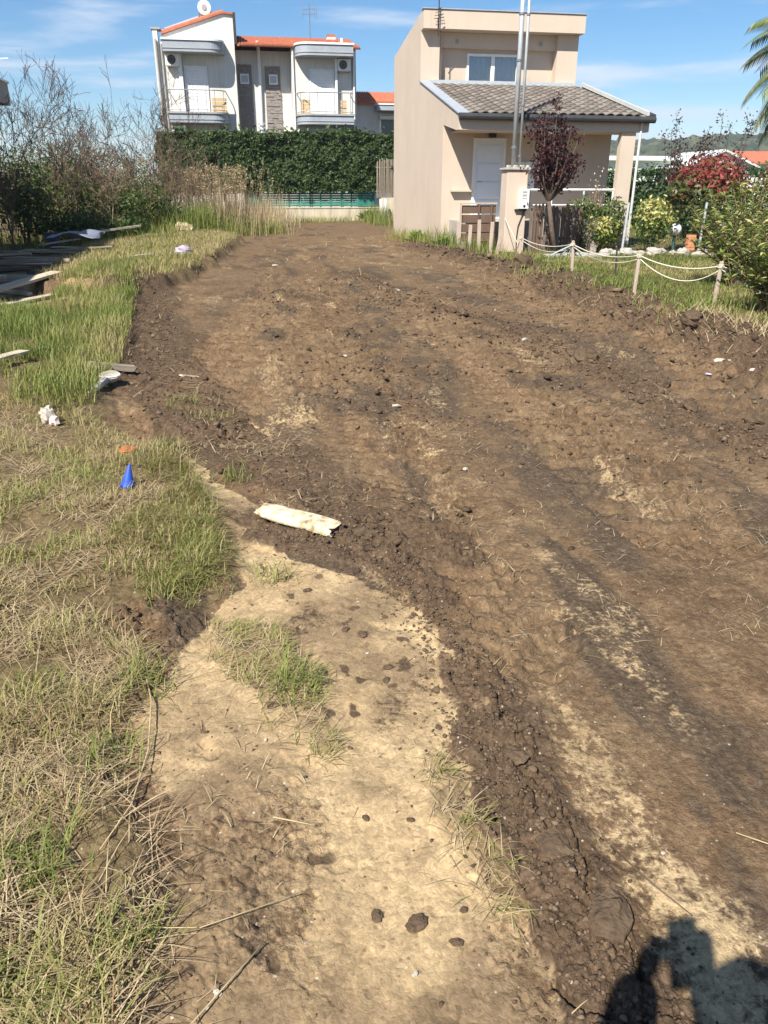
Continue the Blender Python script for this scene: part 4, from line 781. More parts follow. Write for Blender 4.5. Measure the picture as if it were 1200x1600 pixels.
def ac_unit(x, z, label):
    a = empty('air_conditioner', (x, Y0 - 0.2, z), label, 'air conditioner', 'outdoor air conditioner units')
    B('case', WHITE, a, (x - 0.38, x + 0.38, Y0 - 0.42, Y0 - 0.08, z, z + 0.6), bevel=0.02)
    MB().tube([(x - 0.06, Y0 - 0.425, z + 0.3), (x - 0.06, Y0 - 0.435, z + 0.3)], 0.235, 20).build('fan_grille', BLACK, a)
    for q in range(3): MB().tube([(x - 0.06 + (0.08 + 0.07 * q) * math.cos(t), Y0 - 0.44, z + 0.3 + (0.08 + 0.07 * q) * math.sin(t)) for t in [i * math.pi / 8 for i in range(17)]], 0.008, 4).build('grille_ring', GREYR, a)
    for q in (-0.3, 0.3): B('bracket', STEEL, a, (x + q - 0.02, x + q + 0.02, Y0 - 0.42, Y0 - 0.003, z - 0.05, z - 0.002))
ac_unit(-3.02, 7.92, 'air conditioner on the left balcony wall of the white house'); ac_unit(6.52, 7.88, 'air conditioner on the right balcony wall of the white house')
ac_unit(-3.0, 4.35, 'air conditioner under the left balcony just above the hedge'); ac_unit(6.5, 4.25, 'air conditioner under the right balcony just above the hedge')
for x0_, x1_, lb in ((-1.05, -0.25, 'tan wooden board standing on the left balcony'), (3.95, 4.5, 'tan wooden board leaning at the left end of the right balcony'), (6.25, 6.6, 'tan wooden board right of the right balcony door')):
    t_ = empty('wooden_board', ((x0_ + x1_) / 2, Y0 - 0.55, 5.63), lb, 'board', 'boards on the balconies')
    for k in range(4): B('slat', TANWOOD, t_, (x0_, x1_, Y0 - 0.58, Y0 - 0.54, 5.64 + 0.19 * k, 5.80 + 0.19 * k))
# slate cladding: stones joined, small windows, pipe
for (x0_, x1_) in ((0.5, 1.3), (2.05, 2.95)):
    m = MB(); z_ = 4.2
    while z_ < 8.2:
        hh = random.choice((0.07, 0.1, 0.13)); xx = x0_
        while xx < x1_ - 0.02:
            ww = min(random.uniform(0.2, 0.5), x1_ - xx); m.box(xx + 0.004, xx + ww - 0.004, Y0 + 1.24 - random.uniform(0, 0.05), Y0 + 1.298, z_ + 0.004, z_ + hh - 0.004); xx += ww
        z_ += hh
    tag(m.build('stone_cladding', STONE, bh), kind='stuff')
for (x0_, x1_) in ((0.62, 1.12), (2.28, 2.78)):
    w = B('window', WHITE, bh, (x0_, x1_, Y0 + 1.13, Y0 + 1.22, 7.28, 7.36), (x0_, x1_, Y0 + 1.13, Y0 + 1.22, 7.72, 7.80), (x0_, x0_ + 0.07, Y0 + 1.13, Y0 + 1.22, 7.36, 7.72), (x1_ - 0.07, x1_, Y0 + 1.13, Y0 + 1.22, 7.36, 7.72))
    B('pane', mat('frosted_pane', (0.35, 0.40, 0.45), (0.28, 0.32, 0.36), rough=0.2, spec=0.6), w, (x0_ + 0.07, x1_ - 0.07, Y0 + 1.16, Y0 + 1.17, 7.36, 7.72))
MB().tube([(1.72, Y0 + 1.0, 9.45), (1.75, Y0 + 1.1, 8.9), (1.70, Y0 + 1.2, 4.2)], 0.10, 10).build('downpipe', WHITE, bh)
for k in range(4): MB().prism([(1.5, 4.55 + 0.22 * k), (1.7, 4.4 + 0.22 * k), (1.9, 4.55 + 0.22 * k), (1.9, 4.63 + 0.22 * k), (1.7, 4.48 + 0.22 * k), (1.5, 4.63 + 0.22 * k)], Y0 + 1.04, Y0 + 1.08, 'y').build('chevron', GREYB, bh)
for (xp, yp, z1_) in ((-3.85, Y0 - 0.2, 9.2), (7.12, Y0 - 0.1, 8.9), (3.62, Y0 - 0.08, 8.9), (-3.58, Y0 - 0.09, 9.0)):
    MB().tube([(xp, yp, z1_), (xp, yp, 3.5)], 0.05, 8).build('downpipe', GREYR if xp < -3 else WHITE, bh)
# annex on the right
ax = empty('white_annex', (8.5, 54, 0), 'low white annex with red roof between the two houses', 'house')
B('wall', WHITEWALL, ax, (7.3, 12, 54.0, 58, -0.5, 6.65)); r2 = MB().prism([(53.7, 6.6), (56, 7.35), (58.3, 6.6), (58.3, 6.7), (56, 7.45), (53.7, 6.7)], 7.3, 12.2, 'x').build('roof', REDTILE, ax)
m = MB()
for i in range(30): m.tube([(7.4 + 0.16 * i, 53.65, 6.72), (7.4 + 0.16 * i, 56, 7.48)], 0.075, 6)
tag(m.build('roof_tiles', REDTILE, r2), kind='stuff')
cn_ = B('canopy', GREYB, ax, (9.0, 12, 52.9, 53.99, 6.2, 6.5)); B('canopy_rim', WHITE, cn_, (8.95, 12.05, 52.85, 53.99, 6.502, 6.58))
w = B('window', WHITE, ax, (9.3, 9.42, 53.92, 53.997, 4.6, 6.1), (10.6, 10.72, 53.92, 53.997, 4.6, 6.1), (9.42, 10.6, 53.92, 53.997, 6.0, 6.1)); B('pane', SHINGLE_DARK, w, (9.42, 10.6, 53.96, 53.97, 4.6, 6.0)); B('awning', CURTAIN, w, (9.3, 10.7, 53.6, 53.9, 5.75, 5.95))

# ------------------------------------------------------------------ boundary wall, green net fence, lattice
bw = empty('boundary_wall', (4.8, 45, 0), 'low cream boundary wall at the far end of the plot', 'wall')
B('wall', CREAM, bw, (0.5, 7.75, 45.0, 45.2, -0.3, 0.66)); B('coping', CREAM, bw, (0.48, 7.77, 44.97, 45.23, 0.662, 0.72))
nf = empty('green_panel_fence', (4.8, 45.1, 0.72), 'dark green slatted screen on top of the boundary wall', 'fence')
for k in range(6): B('slat', GREENNET, nf, (0.6, 7.5, 45.08, 45.11, 0.76 + 0.12 * k, 0.865 + 0.12 * k))
for px in (0.6, 2.3, 4.0, 5.7, 7.4): B('post', DARKG, nf, (px, px + 0.06, 45.115, 45.17, 0.72, 1.5))
lt = empty('cane_fence', (8.1, 44.3, 0), 'grey upright cane screen beside the beige house', 'fence')
for k in range(24):
    px = 7.55 + k * 0.065; MB().tube([(px, 44.6 + random.uniform(-0.02, 0.02), 1.2), (px + random.uniform(-0.03, 0.03), 44.6, 3.1 + random.uniform(-0.15, 0.1))], 0.022, 5).build('cane', GREYWOOD, lt)
for z_ in (1.5, 2.7): B('rail', GREYWOOD, lt, (7.5, 9.1, 44.64, 44.68, z_, z_ + 0.06))
B('base_wall', CREAM, lt, (7.8, 9.1, 44.5, 44.7, -0.2, 1.2))
for px, lb in ((7.6, 'left of two short white posts beside the cane screen'), (7.85, 'right of two short white posts beside the cane screen')):
    tag(B('short_post', WHITE, None, (px, px + 0.12, 44.0, 44.12, -0.2, 1.15), org=(px, 44, 0)), lb, 'post', 'short white posts')

# ------------------------------------------------------------------ neighbouring building on the left (its roof corner shows, its shade falls on the boards)
nb = empty('flat_roofed_building', (-9, 17, 0), 'flat roofed building whose grey roof corner shows at the left edge', 'building')
B('wall', WHITEWALL, nb, (-14, -6.9, 10.3, 23.2, -0.2, 3.62)); sl = B('roof_slab', GREYR, nb, (-14.5, -5.72, 9.6, 24.0, 3.64, 4.15)); B('roof_edge', WHITE, sl, (-14.55, -5.68, 9.55, 24.05, 4.152, 4.2))
wnd = B('window', WHITE, nb, (-6.897, -6.82, 15, 16.6, 1.1, 2.4)); B('pane', SHINGLE_DARK, wnd, (-6.818, -6.81, 15.08, 16.52, 1.18, 2.32))
m = MB(); m.tube([(-6.2, 23.6, 4.2), (-6.2, 23.6, 4.75)], 0.02, 6); m.tube([(-7.2, 23.6, 4.55), (-5.5, 23.6, 4.68)], 0.015, 5)
m.build('roof_antenna', WHITE, sl)

# ------------------------------------------------------------------ far buildings on the right, hills
def cabin(x0, x1, y0, y1, z0, zr, wallm, roofm, label, win_xs, name='holiday_cabin', cat='cabin', ridge='y', door=None):
    h = empty(name, ((x0 + x1) / 2, (y0 + y1) / 2, 0), label, cat, 'far low buildings')
    B('wall', wallm, h, (x0, x1, y0, y1, -0.5, z0)); xm_ = (x0 + x1) / 2
    if ridge == 'y': r = MB().prism([(x0 - 0.3, z0 - 0.08), (xm_, zr), (x1 + 0.3, z0 - 0.08), (x1 + 0.3, z0 + 0.06), (xm_, zr + 0.14), (x0 - 0.3, z0 + 0.06)], y0 - 0.3, y1 + 0.3, 'y').build('roof', roofm, h); MB().prism([(x0, z0), (x1, z0), (xm_, zr)], y0, y0 + 0.15, 'y').build('gable', wallm, h)
    else: ym = (y0 + y1) / 2; r = MB().prism([(y0 - 0.4, z0 - 0.08), (ym, zr), (y1 + 0.4, z0 - 0.08), (y1 + 0.4, z0 + 0.06), (ym, zr + 0.14), (y0 - 0.4, z0 + 0.06)], x0 - 0.4, x1 + 0.4, 'x').build('roof', roofm, h)
    for wx_ in win_xs:
        w = B('window', WHITE, h, (wx_ - 0.55, wx_ + 0.55, y0 - 0.05, y0 - 0.003, z0 - 1.7, z0 - 0.5)); B('pane', SHINGLE_DARK, w, (wx_ - 0.45, wx_ + 0.45, y0 - 0.06, y0 - 0.052, z0 - 1.6, z0 - 0.6))
    return h
MET = mat('pale_metal_roof', (0.66, 0.68, 0.66), (0.58, 0.60, 0.58), scale=1.2, rough=0.5)
cabin(25.5, 34.2, 60, 66, 3.75, 3.98, MINT, MET, 'long pale green holiday cabin beyond the dark hedge', (27.5, 30.0, 32.6), ridge='x')
cabin(33.2, 39.0, 57.5, 63, 3.1, 4.25, WHITEWALL, MET, 'white gabled cabin behind the thin purple trees', (34.8, 37.0))
cabin(40.6, 54.0, 60, 68, 3.55, 4.45, WHITEWALL, REDTILE, 'white house with orange tiled roof at the right edge', (42.0, 45.0, 48), name='orange_roofed_house', cat='house', ridge='x')
def hills():
    az = np.radians(np.linspace(13, 150, 200)); rr_ = np.array([520, 640, 760, 860, 950, 1100]); prof = np.array([0.0, 0.35, 0.72, 0.95, 1.0, 0.3])
    A, R_ = np.meshgrid(az, rr_); X, Y_ = R_ * np.sin(A), R_ * np.cos(A)
    h = 46 + 5 * fbm(A * 5, A * 0 + 2, 4, 71)
    Z_ = prof[:, None] * h * (1 + 0.10 * fbm(X / 90, Y_ / 90, 4, 72)) - 1
    n = len(az); i, j = np.meshgrid(np.arange(len(rr_) - 1), np.arange(n - 1), indexing='ij')
    Fc = np.stack([i * n + j, (i + 1) * n + j, (i + 1) * n + j + 1, i * n + j + 1], -1).reshape(-1, 4)[:, ::-1]
    hm = mat('wooded_hill', (0.030, 0.040, 0.024), (0.05, 0.058, 0.034), scale=0.03, rough=1.0, detail=10, c3=(0.10, 0.095, 0.05))
    tag(arr_mesh('hills', np.stack([X.ravel(), Y_.ravel(), Z_.ravel()], 1), Fc, hm, smooth=True), kind='structure')
    # tree crowns that roughen the wooded slope
    rg = np.random.default_rng(3); k = 5200; a = np.radians(rg.uniform(8, 70, k)); r_ = rg.uniform(640, 960, k)
    zz = np.interp(r_, rr_, prof) * (46 + 5 * fbm(a * 5, a * 0 + 2, 4, 71))
    s_ = rg.uniform(3, 7, k)
    o = lump_field('hill_trees', np.stack([r_ * np.sin(a), r_ * np.cos(a), zz], 1), s_, leaf_mat('hill_tree', [(0, (0.02, 0.035, 0.014)), (0.6, (0.04, 0.055, 0.022)), (1, (0.085, 0.085, 0.04))], trans=0, rough=1), 'far off woodland covering the hill', flat=0.8, seed=9); o['category'] = 'wood'
hills()

# ------------------------------------------------------------------ air
hz = MB().box(-3100, 3100, -3100, 3100, -1.2, 66).build('haze', None or bpy.data.materials.new('air'), None)
_m = hz.data.materials[0]; _m.use_nodes = True; _n = _m.node_tree.nodes; _n.remove(_n['Principled BSDF'])
_v = _n.new('ShaderNodeVolumePrincipled'); _v.inputs['Color'].default_value = (0.82, 0.89, 1.0, 1); _v.inputs['Density'].default_value = 0.00032; _v.inputs['Anisotropy'].default_value = 0.2
_m.node_tree.links.new(_v.outputs[0], _n['Material Output'].inputs['Volume']); tag(hz, kind='stuff')
# ------------------------------------------------------------------ vegetation
LAUREL = leaf_mat('laurel_leaf', [(0.0, (0.020, 0.040, 0.011)), (0.5, (0.034, 0.062, 0.016)), (0.85, (0.058, 0.092, 0.024)), (1.0, (0.10, 0.135, 0.042))], rough=0.5, trans=0.2, spec=0.25)
HEDGE2 = leaf_mat('dark_hedge_leaf', [(0.0, (0.02, 0.042, 0.014)), (0.6, (0.035, 0.07, 0.02)), (1.0, (0.08, 0.12, 0.035))], rough=0.45, trans=0.2, spec=0.4)
PLUM = leaf_mat('purple_leaf', [(0.0, (0.030, 0.011, 0.014)), (0.6, (0.052, 0.016, 0.020)), (1.0, (0.10, 0.032, 0.032))], rough=0.45, trans=0.2)
REDLEAF = leaf_mat('photinia_leaf', [(0.0, (0.05, 0.09, 0.025)), (0.38, (0.10, 0.11, 0.035)), (0.52, (0.24, 0.06, 0.045)), (0.8, (0.33, 0.075, 0.065)), (1.0, (0.42, 0.15, 0.11))], rough=0.4, trans=0.3)
YELLEAF = leaf_mat('variegated_leaf', [(0.0, (0.05, 0.11, 0.02)), (0.35, (0.16, 0.22, 0.04)), (0.5, (0.42, 0.39, 0.11)), (1.0, (0.62, 0.57, 0.25))], rough=0.4, trans=0.3)
OLEA = leaf_mat('oleander_leaf', [(0.0, (0.10, 0.155, 0.035)), (0.45, (0.19, 0.24, 0.06)), (0.75, (0.33, 0.33, 0.10)), (1.0, (0.55, 0.49, 0.24))], rough=0.4, trans=0.3)
BUSHG = leaf_mat('bush_leaf', [(0.0, (0.04, 0.075, 0.02)), (0.6, (0.09, 0.14, 0.033)), (1.0, (0.22, 0.23, 0.06))], rough=0.5, trans=0.3)
PALML = leaf_mat('palm_leaf', [(0.0, (0.07, 0.12, 0.03)), (0.6, (0.14, 0.18, 0.05)), (1.0, (0.33, 0.29, 0.13))], rough=0.5, trans=0.2)
TWIG = mat('twig_bark', (0.13, 0.092, 0.065), (0.075, 0.054, 0.04), scale=12, rough=0.9)
TWIG2 = mat('pale_twig_bark', (0.27, 0.195, 0.12), (0.17, 0.122, 0.078), scale=12, rough=0.9)
BARK = mat('trunk_bark', (0.14, 0.105, 0.08), (0.08, 0.06, 0.048), scale=14, rough=0.9, bump=0.4, bscale=40)
REED = leaf_mat('dry_reed', [(0.0, (0.24, 0.175, 0.09)), (0.6, (0.38, 0.295, 0.165)), (1.0, (0.54, 0.45, 0.29))], rough=0.7, trans=0.2)

def leaves(P, size, N=None, spread=0.9, aspect=0.5, rng=RNG):
    """kite shaped leaf at each point; N gives the preferred facing"""
    n = len(P); d = rng.normal(size=(n, 3)); d /= np.linalg.norm(d, axis=1)[:, None]
    if N is not None:
        nn = N + spread * d; nn /= np.linalg.norm(nn, axis=1)[:, None] + 1e-9
    else: nn = d
    a = np.cross(nn, rng.normal(size=(n, 3))); a /= np.linalg.norm(a, axis=1)[:, None] + 1e-9
    b = np.cross(nn, a); L = (size * rng.uniform(0.65, 1.3, n))[:, None]; W = L * aspect
    V = np.empty((n, 4, 3)); V[:, 0] = P - a * L * 0.5; V[:, 1] = P + b * W * 0.5 + nn * L * 0.06; V[:, 2] = P + a * L * 0.5; V[:, 3] = P - b * W * 0.5 + nn * L * 0.06
    return V.reshape(-1, 3), (np.arange(n) * 4)[:, None] + np.arange(4)[None]
def leaf_obj(name, P, size, material, parent, N=None, tint=None, **kw):
    V, Fc = leaves(P, size, N, **kw); t = RNG.random(len(P)) if tint is None else np.clip(tint, 0, 1)
    return arr_mesh(name, V, Fc, material, parent, attrs={'rnd': np.repeat(t, 4)})
def blob_points(c, rad, n, shell=0.45, lob=0.25, seed=1):
    """points in an uneven ellipsoid, denser near the surface, clumped; returns points and outward normals"""
    d = RNG.normal(size=(n, 3)); d /= np.linalg.norm(d, axis=1)[:, None]
    az = np.arctan2(d[:, 1], d[:, 0]); f = 1 + lob * fbm(az * 1.7 + seed * 3, d[:, 2] * 2.6 + seed, 3, seed) + 0.5 * lob * fbm(az * 5 + seed, d[:, 2] * 7, 2, seed + 5)
    r = (1 - shell * RNG.random(n) ** 1.5) * f
    return np.array(c) + d * r[:, None] * np.array(rad), d
def bush(name, base, rad, n, size, material, label, cat='shrub', group=None, tint=None, stems=7, up=0.15, seed=1, aspect=0.5, mt=None, spread=0.9, shell=0.5, lob=0.28):
    base = (base[0], base[1], gz(base[0], base[1])) if len(base) == 2 else base
    o = empty(name, base, label, cat, group); c = (base[0], base[1], base[2] + up + rad[2])
    P, N = blob_points(c, rad, n, seed=seed, shell=shell, lob=lob)
    k = P[:, 2] > base[2] + 0.03; P, N = P[k], N[k]
    leaf_obj('foliage', P, size, material, o, N, tint=None if tint is None else tint(P, N), aspect=aspect, spread=spread)
    rs = random.Random(seed); m = MB()
    for q in range(stems):
        a = rs.uniform(0, 6.28); e = Vector((c[0] + rad[0] * 0.75 * math.cos(a) * rs.uniform(0.2, 1), c[1] + rad[1] * 0.75 * math.sin(a) * rs.uniform(0.2, 1), c[2] + rad[2] * rs.uniform(0.0, 0.7)))
        b = Vector(base) + Vector((rs.uniform(-0.06, 0.06), rs.uniform(-0.06, 0.06), -0.05)); mid = b.lerp(e, 0.5) + Vector((0, 0, 0.1 * rad[2]))
        m.tube([b, mid, e], [0.02, 0.014, 0.005], 5)
    m.build('stems', mt or TWIG, o); return o

def hedge(name, x0, x1, y0, y1, z0, z1, n, size, material, label, seed):
    o = empty(name, ((x0 + x1) / 2, (y0 + y1) / 2, 0), label, 'hedge')
    # leaves on the front, the top and the ends of an uneven body
    A = np.array([(x1 - x0) * (z1 - z0), (x1 - x0) * (y1 - y0), (y1 - y0) * (z1 - z0), (y1 - y0) * (z1 - z0)]); cnt = (n * A / A.sum()).astype(int)
    Ps, Ns = [], []
    for f, k in enumerate(cnt):
        u, v = RNG.random(k), RNG.random(k)
        if f == 0: p = np.stack([x0 + (x1 - x0) * u, np.full(k, y0), z0 + (z1 - z0) * v], 1); nn = (0, -1, 0.25)
        elif f == 1: p = np.stack([x0 + (x1 - x0) * u, y0 + (y1 - y0) * v, np.full(k, z1)], 1); nn = (0, -0.1, 1)
        else: p = np.stack([np.full(k, x0 if f == 2 else x1), y0 + (y1 - y0) * u, z0 + (z1 - z0) * v], 1); nn = (-1 if f == 2 else 1, 0, 0.2)
        N = np.tile(np.array(nn, float), (k, 1)); a, b = (p[:, 0] + p[:, 1] * 0.7), p[:, 2]
        off = 0.30 * fbm(a * 0.9, b * 1.1 + f * 9, 3, seed) + 0.24 * fbm(a * 3.2, b * 3.2 + f, 3, seed + 1) - 0.30 * RNG.random(k) ** 2
        Ps.append(p + N * off[:, None]); Ns.append(N)
    P, N = np.concatenate(Ps), np.concatenate(Ns)
    leaf_obj('foliage', P, size, material, o, N, spread=0.75, aspect=0.45)
    sh = RNG.integers(0, len(P), 420); V = []  # upright new shoots that break the clipped outline
    top = N[:, 2] > 0.9; tp = P[top][RNG.integers(0, top.sum(), 700)]
    sp_ = np.concatenate([tp + np.stack([RNG.normal(0, 0.03, 700), RNG.normal(0, 0.03, 700), RNG.uniform(0.05, 0.30, 700) * (0.4 + RNG.random(700))], 1)])
    tag(leaf_obj('shoots', sp_, size * 1.1, material, o, np.tile(np.array([0.0, -0.6, 0.4]), (700, 1)), tint=0.6 + 0.4 * RNG.random(700)), kind='stuff')
    m = MB(); nx = max(4, int((x1 - x0) / 0.6))
    inset = 0.38
    B('branch_core', HEDGE_CORE, o, (x0 + inset, x1 - inset, y0 + inset, y1 - 0.1, z0, z1 - inset))
    for i in range(nx): xx = x0 + 0.3 + (x1 - x0 - 0.6) * i / nx; m.tube([(xx, (y0 + y1) / 2, 0), (xx, (y0 + y1) / 2, z0 + 0.4)], 0.04, 6)
    m.build('stems', BARK, o); return o
HEDGE_CORE = mat('hedge_inner', (0.02, 0.045, 0.014), (0.035, 0.06, 0.02), scale=9, rough=0.9, bump=1.0, bscale=12)
hedge('laurel_hedge', -3.9, 9.5, 44.75, 46.6, 1.5, 4.3, 34000, 0.19, LAUREL, 'tall dark green laurel hedge in front of the white house', 81)
hedge('garden_hedge', 14.5, 34.0, 36.0, 37.6, 0.0, 2.35, 14000, 0.2, HEDGE2, 'long dark clipped hedge behind the garden on the right', 83)
# white paling fence at the right
wp = empty('white_paling_fence', (22.5, 33.5, 0), 'white paling fence on a low wall near the right edge', 'fence')
B('base_wall', WHITEWALL, wp, (19.9, 26, 33.5, 33.7, -0.1, 1.35))
for k in range(24): B('paling', WHITE, wp, (20.0 + 0.22 * k, 20.1 + 0.22 * k, 33.55, 33.58, 1.352, 2.1))
B('rail', WHITE, wp, (19.95, 25.4, 33.582, 33.61, 1.75, 1.81))

# purple leaved plum
def limb_tree(name, base, label, cat, H, trunk_h, lean, crown, n_limbs, leaf_n, leaf_s, lm, bm_, seed, r0=0.05, up=1.0, leafspread=0.16, group=None, aspect=0.55):
    rs = random.Random(seed); base = Vector((base[0], base[1], gz(base[0], base[1]) - 0.03)); o = empty(name, base, label, cat, group)
    fork = base + Vector((lean[0], lean[1], trunk_h)); m = MB()
    m.tube([base, base.lerp(fork, 0.5) + Vector((rs.uniform(-0.03, 0.03), 0, 0)), fork], [r0, r0 * 0.85, r0 * 0.7], 9); m.build('trunk', bm_, o, smooth=True)
    m = MB(); tips = []
    for k in range(n_limbs):
        a = 2 * math.pi * k / n_limbs + rs.uniform(-0.3, 0.3); rr_ = rs.uniform(0.3, 1.0); e = fork + Vector((crown[0] * rr_ * math.cos(a), crown[1] * rr_ * math.sin(a), (H - trunk_h) * rs.uniform(0.5, 1.12) * (1.1 - 0.45 * rr_ ** 2)))
        mid = fork.lerp(e, 0.45) + Vector((math.cos(a) * 0.12, math.sin(a) * 0.12, -0.02)) * crown[0]
        m.tube([fork, mid, e], [r0 * 0.55, r0 * 0.32, 0.007], 5)
        for q in range(7):
            t = rs.uniform(0.25, 1.0); p = (fork.lerp(mid, t * 2) if t < 0.5 else mid.lerp(e, t * 2 - 1)); e2 = p + Vector((rs.uniform(-1, 1), rs.uniform(-1, 1), rs.uniform(0.1, 1.2))) * 0.28 * crown[0]
            m.tube([p, e2], [0.008, 0.003], 4, False); tips += [p.lerp(e2, s) for s in (0.3, 0.6, 1.0)]
        tips += [mid.lerp(e, s) for s in (0.3, 0.6, 0.9, 1.0)]
    m.build('limbs', bm_, o)
    T = np.array([tuple(t) for t in tips]); P = T[RNG.integers(0, len(T), leaf_n)] + RNG.normal(0, leafspread * crown[0], (leaf_n, 3))
    leaf_obj('crown', P, leaf_s, lm, o, aspect=aspect); return o
limb_tree('purple_plum_tree', (7.95, 19.4), 'purple leaved plum tree in front of the picket fence', 'tree', 3.3, 1.35, (-0.32, 0, 0), (0.78, 0.7), 22, 3000, 0.09, PLUM, BARK, 91, r0=0.07, leafspread=0.09)
limb_tree('thin_purple_tree', (15.4, 27.0), 'left of two sparse purple trees behind the red shrub', 'tree', 3.9, 0.8, (0.1, 0, 0), (1.1, 0.9), 14, 1300, 0.10, PLUM, TWIG, 92, leafspread=0.09, group='sparse purple trees')
limb_tree('thin_purple_tree', (18.3, 29.0), 'right of two sparse purple trees, taller, behind the red shrub', 'tree', 4.25, 0.8, (-0.1, 0, 0), (1.2, 0.9), 15, 1500, 0.10, PLUM, TWIG, 93, leafspread=0.09, group='sparse purple trees')

# garden shrubs
redt = lambda P, N: 0.25 + 0.38 * sm(0.0, 0.85, N[:, 2] + 0.5 * fbm(P[:, 0] * 2, P[:, 2] * 2 + P[:, 1], 2, 5)) + RNG.normal(0, 0.12, len(P))
yelt = lambda P, N: 0.22 + 0.4 * sm(-0.4, 0.6, N[:, 2]) + RNG.normal(0, 0.25, len(P))
bush('photinia_shrub', (12.9, 20.9), (1.2, 0.9, 1.15), 5200, 0.16, REDLEAF, 'large red tipped photinia shrub behind the wire fence', tint=redt, seed=3, aspect=0.4)
bush('photinia_shrub', (17.2, 23.6), (0.95, 0.8, 1.1), 3000, 0.15, REDLEAF, 'smaller red tipped photinia shrub behind the oleander', tint=redt, seed=4, aspect=0.4)
bush('variegated_shrub', (11.15, 20.6), (0.56, 0.5, 0.66), 1900, 0.12, YELLEAF, 'tall yellow variegated shrub left of the globe lamp', tint=yelt, seed=5, shell=0.85, lob=0.45)
bush('variegated_shrub', (9.55, 20.3), (0.42, 0.36, 0.38), 1000, 0.11, YELLEAF, 'low yellow variegated shrub right of the picket fence', tint=yelt, seed=6, shell=0.85, lob=0.45)
bush('garden_shrub', (9.4, 21.35), (0.6, 0.4, 0.62), 2400, 0.09, BUSHG, 'dark green shrub below the porch railing', seed=7)
bush('garden_shrub', (10.25, 21.3), (0.45, 0.4, 0.6), 1800, 0.09, BUSHG, 'mid green shrub beside the porch column', seed=8, tint=lambda P, N: 0.5 + RNG.normal(0, 0.25, len(P)))
bush('grey_shrub', (9.2, 20.25), (0.28, 0.25, 0.40), 700, 0.06, leaf_mat('grey_leaf', [(0, (0.13, 0.14, 0.09)), (1, (0.30, 0.28, 0.20))], trans=0.2), 'twiggy grey green shrub before the picket fence', seed=9, aspect=0.3)
bush('garden_shrub', (15.0, 20.6), (0.5, 0.4, 0.5), 1200, 0.09, HEDGE2, 'dark small shrub behind the oleander, right of the red shrub', seed=10)
bush('bare_garden_shrub', (10.0, 21.9), (0.35, 0.3, 1.0), 160, 0.06, leaf_mat('pale_seed', [(0, (0.45, 0.38, 0.22)), (1, (0.6, 0.52, 0.33))], trans=0.2), 'tall thin shrub with pale seed heads beside the porch column', seed=12, stems=16, mt=TWIG2)
# oleander at the right edge: upright shoots with long leaves
def oleander(x0, y0, label, seed=17, sc=1.0):
    o = empty('oleander_shrub', (x0, y0, gz(x0, y0)), label, 'shrub'); rs = random.Random(seed); m = MB(); P, N = [], []; D = []
    for k in range(120):
        a = rs.uniform(0, 6.28); rr_ = rs.uniform(0, 1) ** 0.6; h_ = sc * rs.uniform(0.6, 1.55) * (1.05 - 0.35 * rr_); b = Vector((x0 + 0.18 * rr_ * math.cos(a), y0 + 0.18 * rr_ * math.sin(a), gz(x0, y0) - 0.03))
        e = Vector((x0 + 0.85 * sc * rr_ * math.cos(a), y0 + 0.8 * sc * rr_ * math.sin(a), b.z + h_)); mid = b.lerp(e, 0.5) + Vector((-0.1 * math.cos(a), -0.1 * math.sin(a), 0.05)); m.tube([b, mid, e], [0.012, 0.009, 0.004], 5)
        for q in range(46):
            t = 1 - rs.random() ** 1.5 * 0.85; p = b.lerp(mid, t * 2) if t < 0.5 else mid.lerp(e, t * 2 - 1); th = rs.uniform(0, 6.28)
            d = (Vector((math.cos(th), math.sin(th), rs.uniform(0.1, 0.9)))).normalized(); L = rs.uniform(0.09, 0.17); w = d.cross(Vector((rs.uniform(-1, 1), rs.uniform(-1, 1), 1))).normalized() * L * 0.11
            tip = p + d * L - Vector((0, 0, L * 0.15)); mm_ = p + d * L * 0.5
            P += [tuple(p), tuple(mm_ + w), tuple(tip), tuple(mm_ - w)]
    m.build('stems', TWIG2, o); P = np.array(P); nl = len(P) // 4
    arr_mesh('foliage', P, np.arange(nl * 4).reshape(-1, 4), OLEA, o, attrs={'rnd': np.repeat(RNG.random(nl) ** 1.3, 4)}); return o
oleander(6.98, 9.25, 'large oleander shrub at the right edge of the lawn')
oleander(8.35, 12.2, 'second oleander standing behind the large one at the right edge', 31, 1.2)
# leafy weeds at the foot of the beige house
def rosette(x, y, n, L, label, mtl):
    o = empty('leafy_weed', (x, y, gz(x, y)), label, 'weed', 'weeds by the house'); V = []; z0 = gz(x, y)
    for k in range(n):
        a = RNG.uniform(0, 6.28); el = RNG.uniform(0.4, 1.3); d = np.array([math.cos(a) * math.cos(el), math.sin(a) * math.cos(el), math.sin(el)]); s_ = L * RNG.uniform(0.5, 1.0); w = np.cross(d, [0, 0, 1]); w = w / np.linalg.norm(w) * s_ * 0.16; b = np.array([x + RNG.normal(0, 0.05), y + RNG.normal(0, 0.05), z0 - 0.01])
        V += [b, b + d * s_ * 0.55 + w, b + d * s_ - np.array([0, 0, s_ * 0.2]), b + d * s_ * 0.55 - w]
    arr_mesh('foliage', np.array(V), np.arange(len(V)).reshape(-1, 4), mtl, o, attrs={'rnd': np.repeat(RNG.random(n), 4)})
WEED = leaf_mat('weed_leaf', [(0, (0.10, 0.19, 0.035)), (1, (0.21, 0.30, 0.07))], trans=0.35)
rosette(5.72, 25.6, 90, 0.62, 'bright green leafy weed at the foot of the beige side wall', WEED)
rosette(5.7, 22.4, 60, 0.4, 'small green weed before the board gate', WEED)
rosette(6.9, 43.8, 60, 0.9, 'green weed at the right end of the boundary wall', WEED)

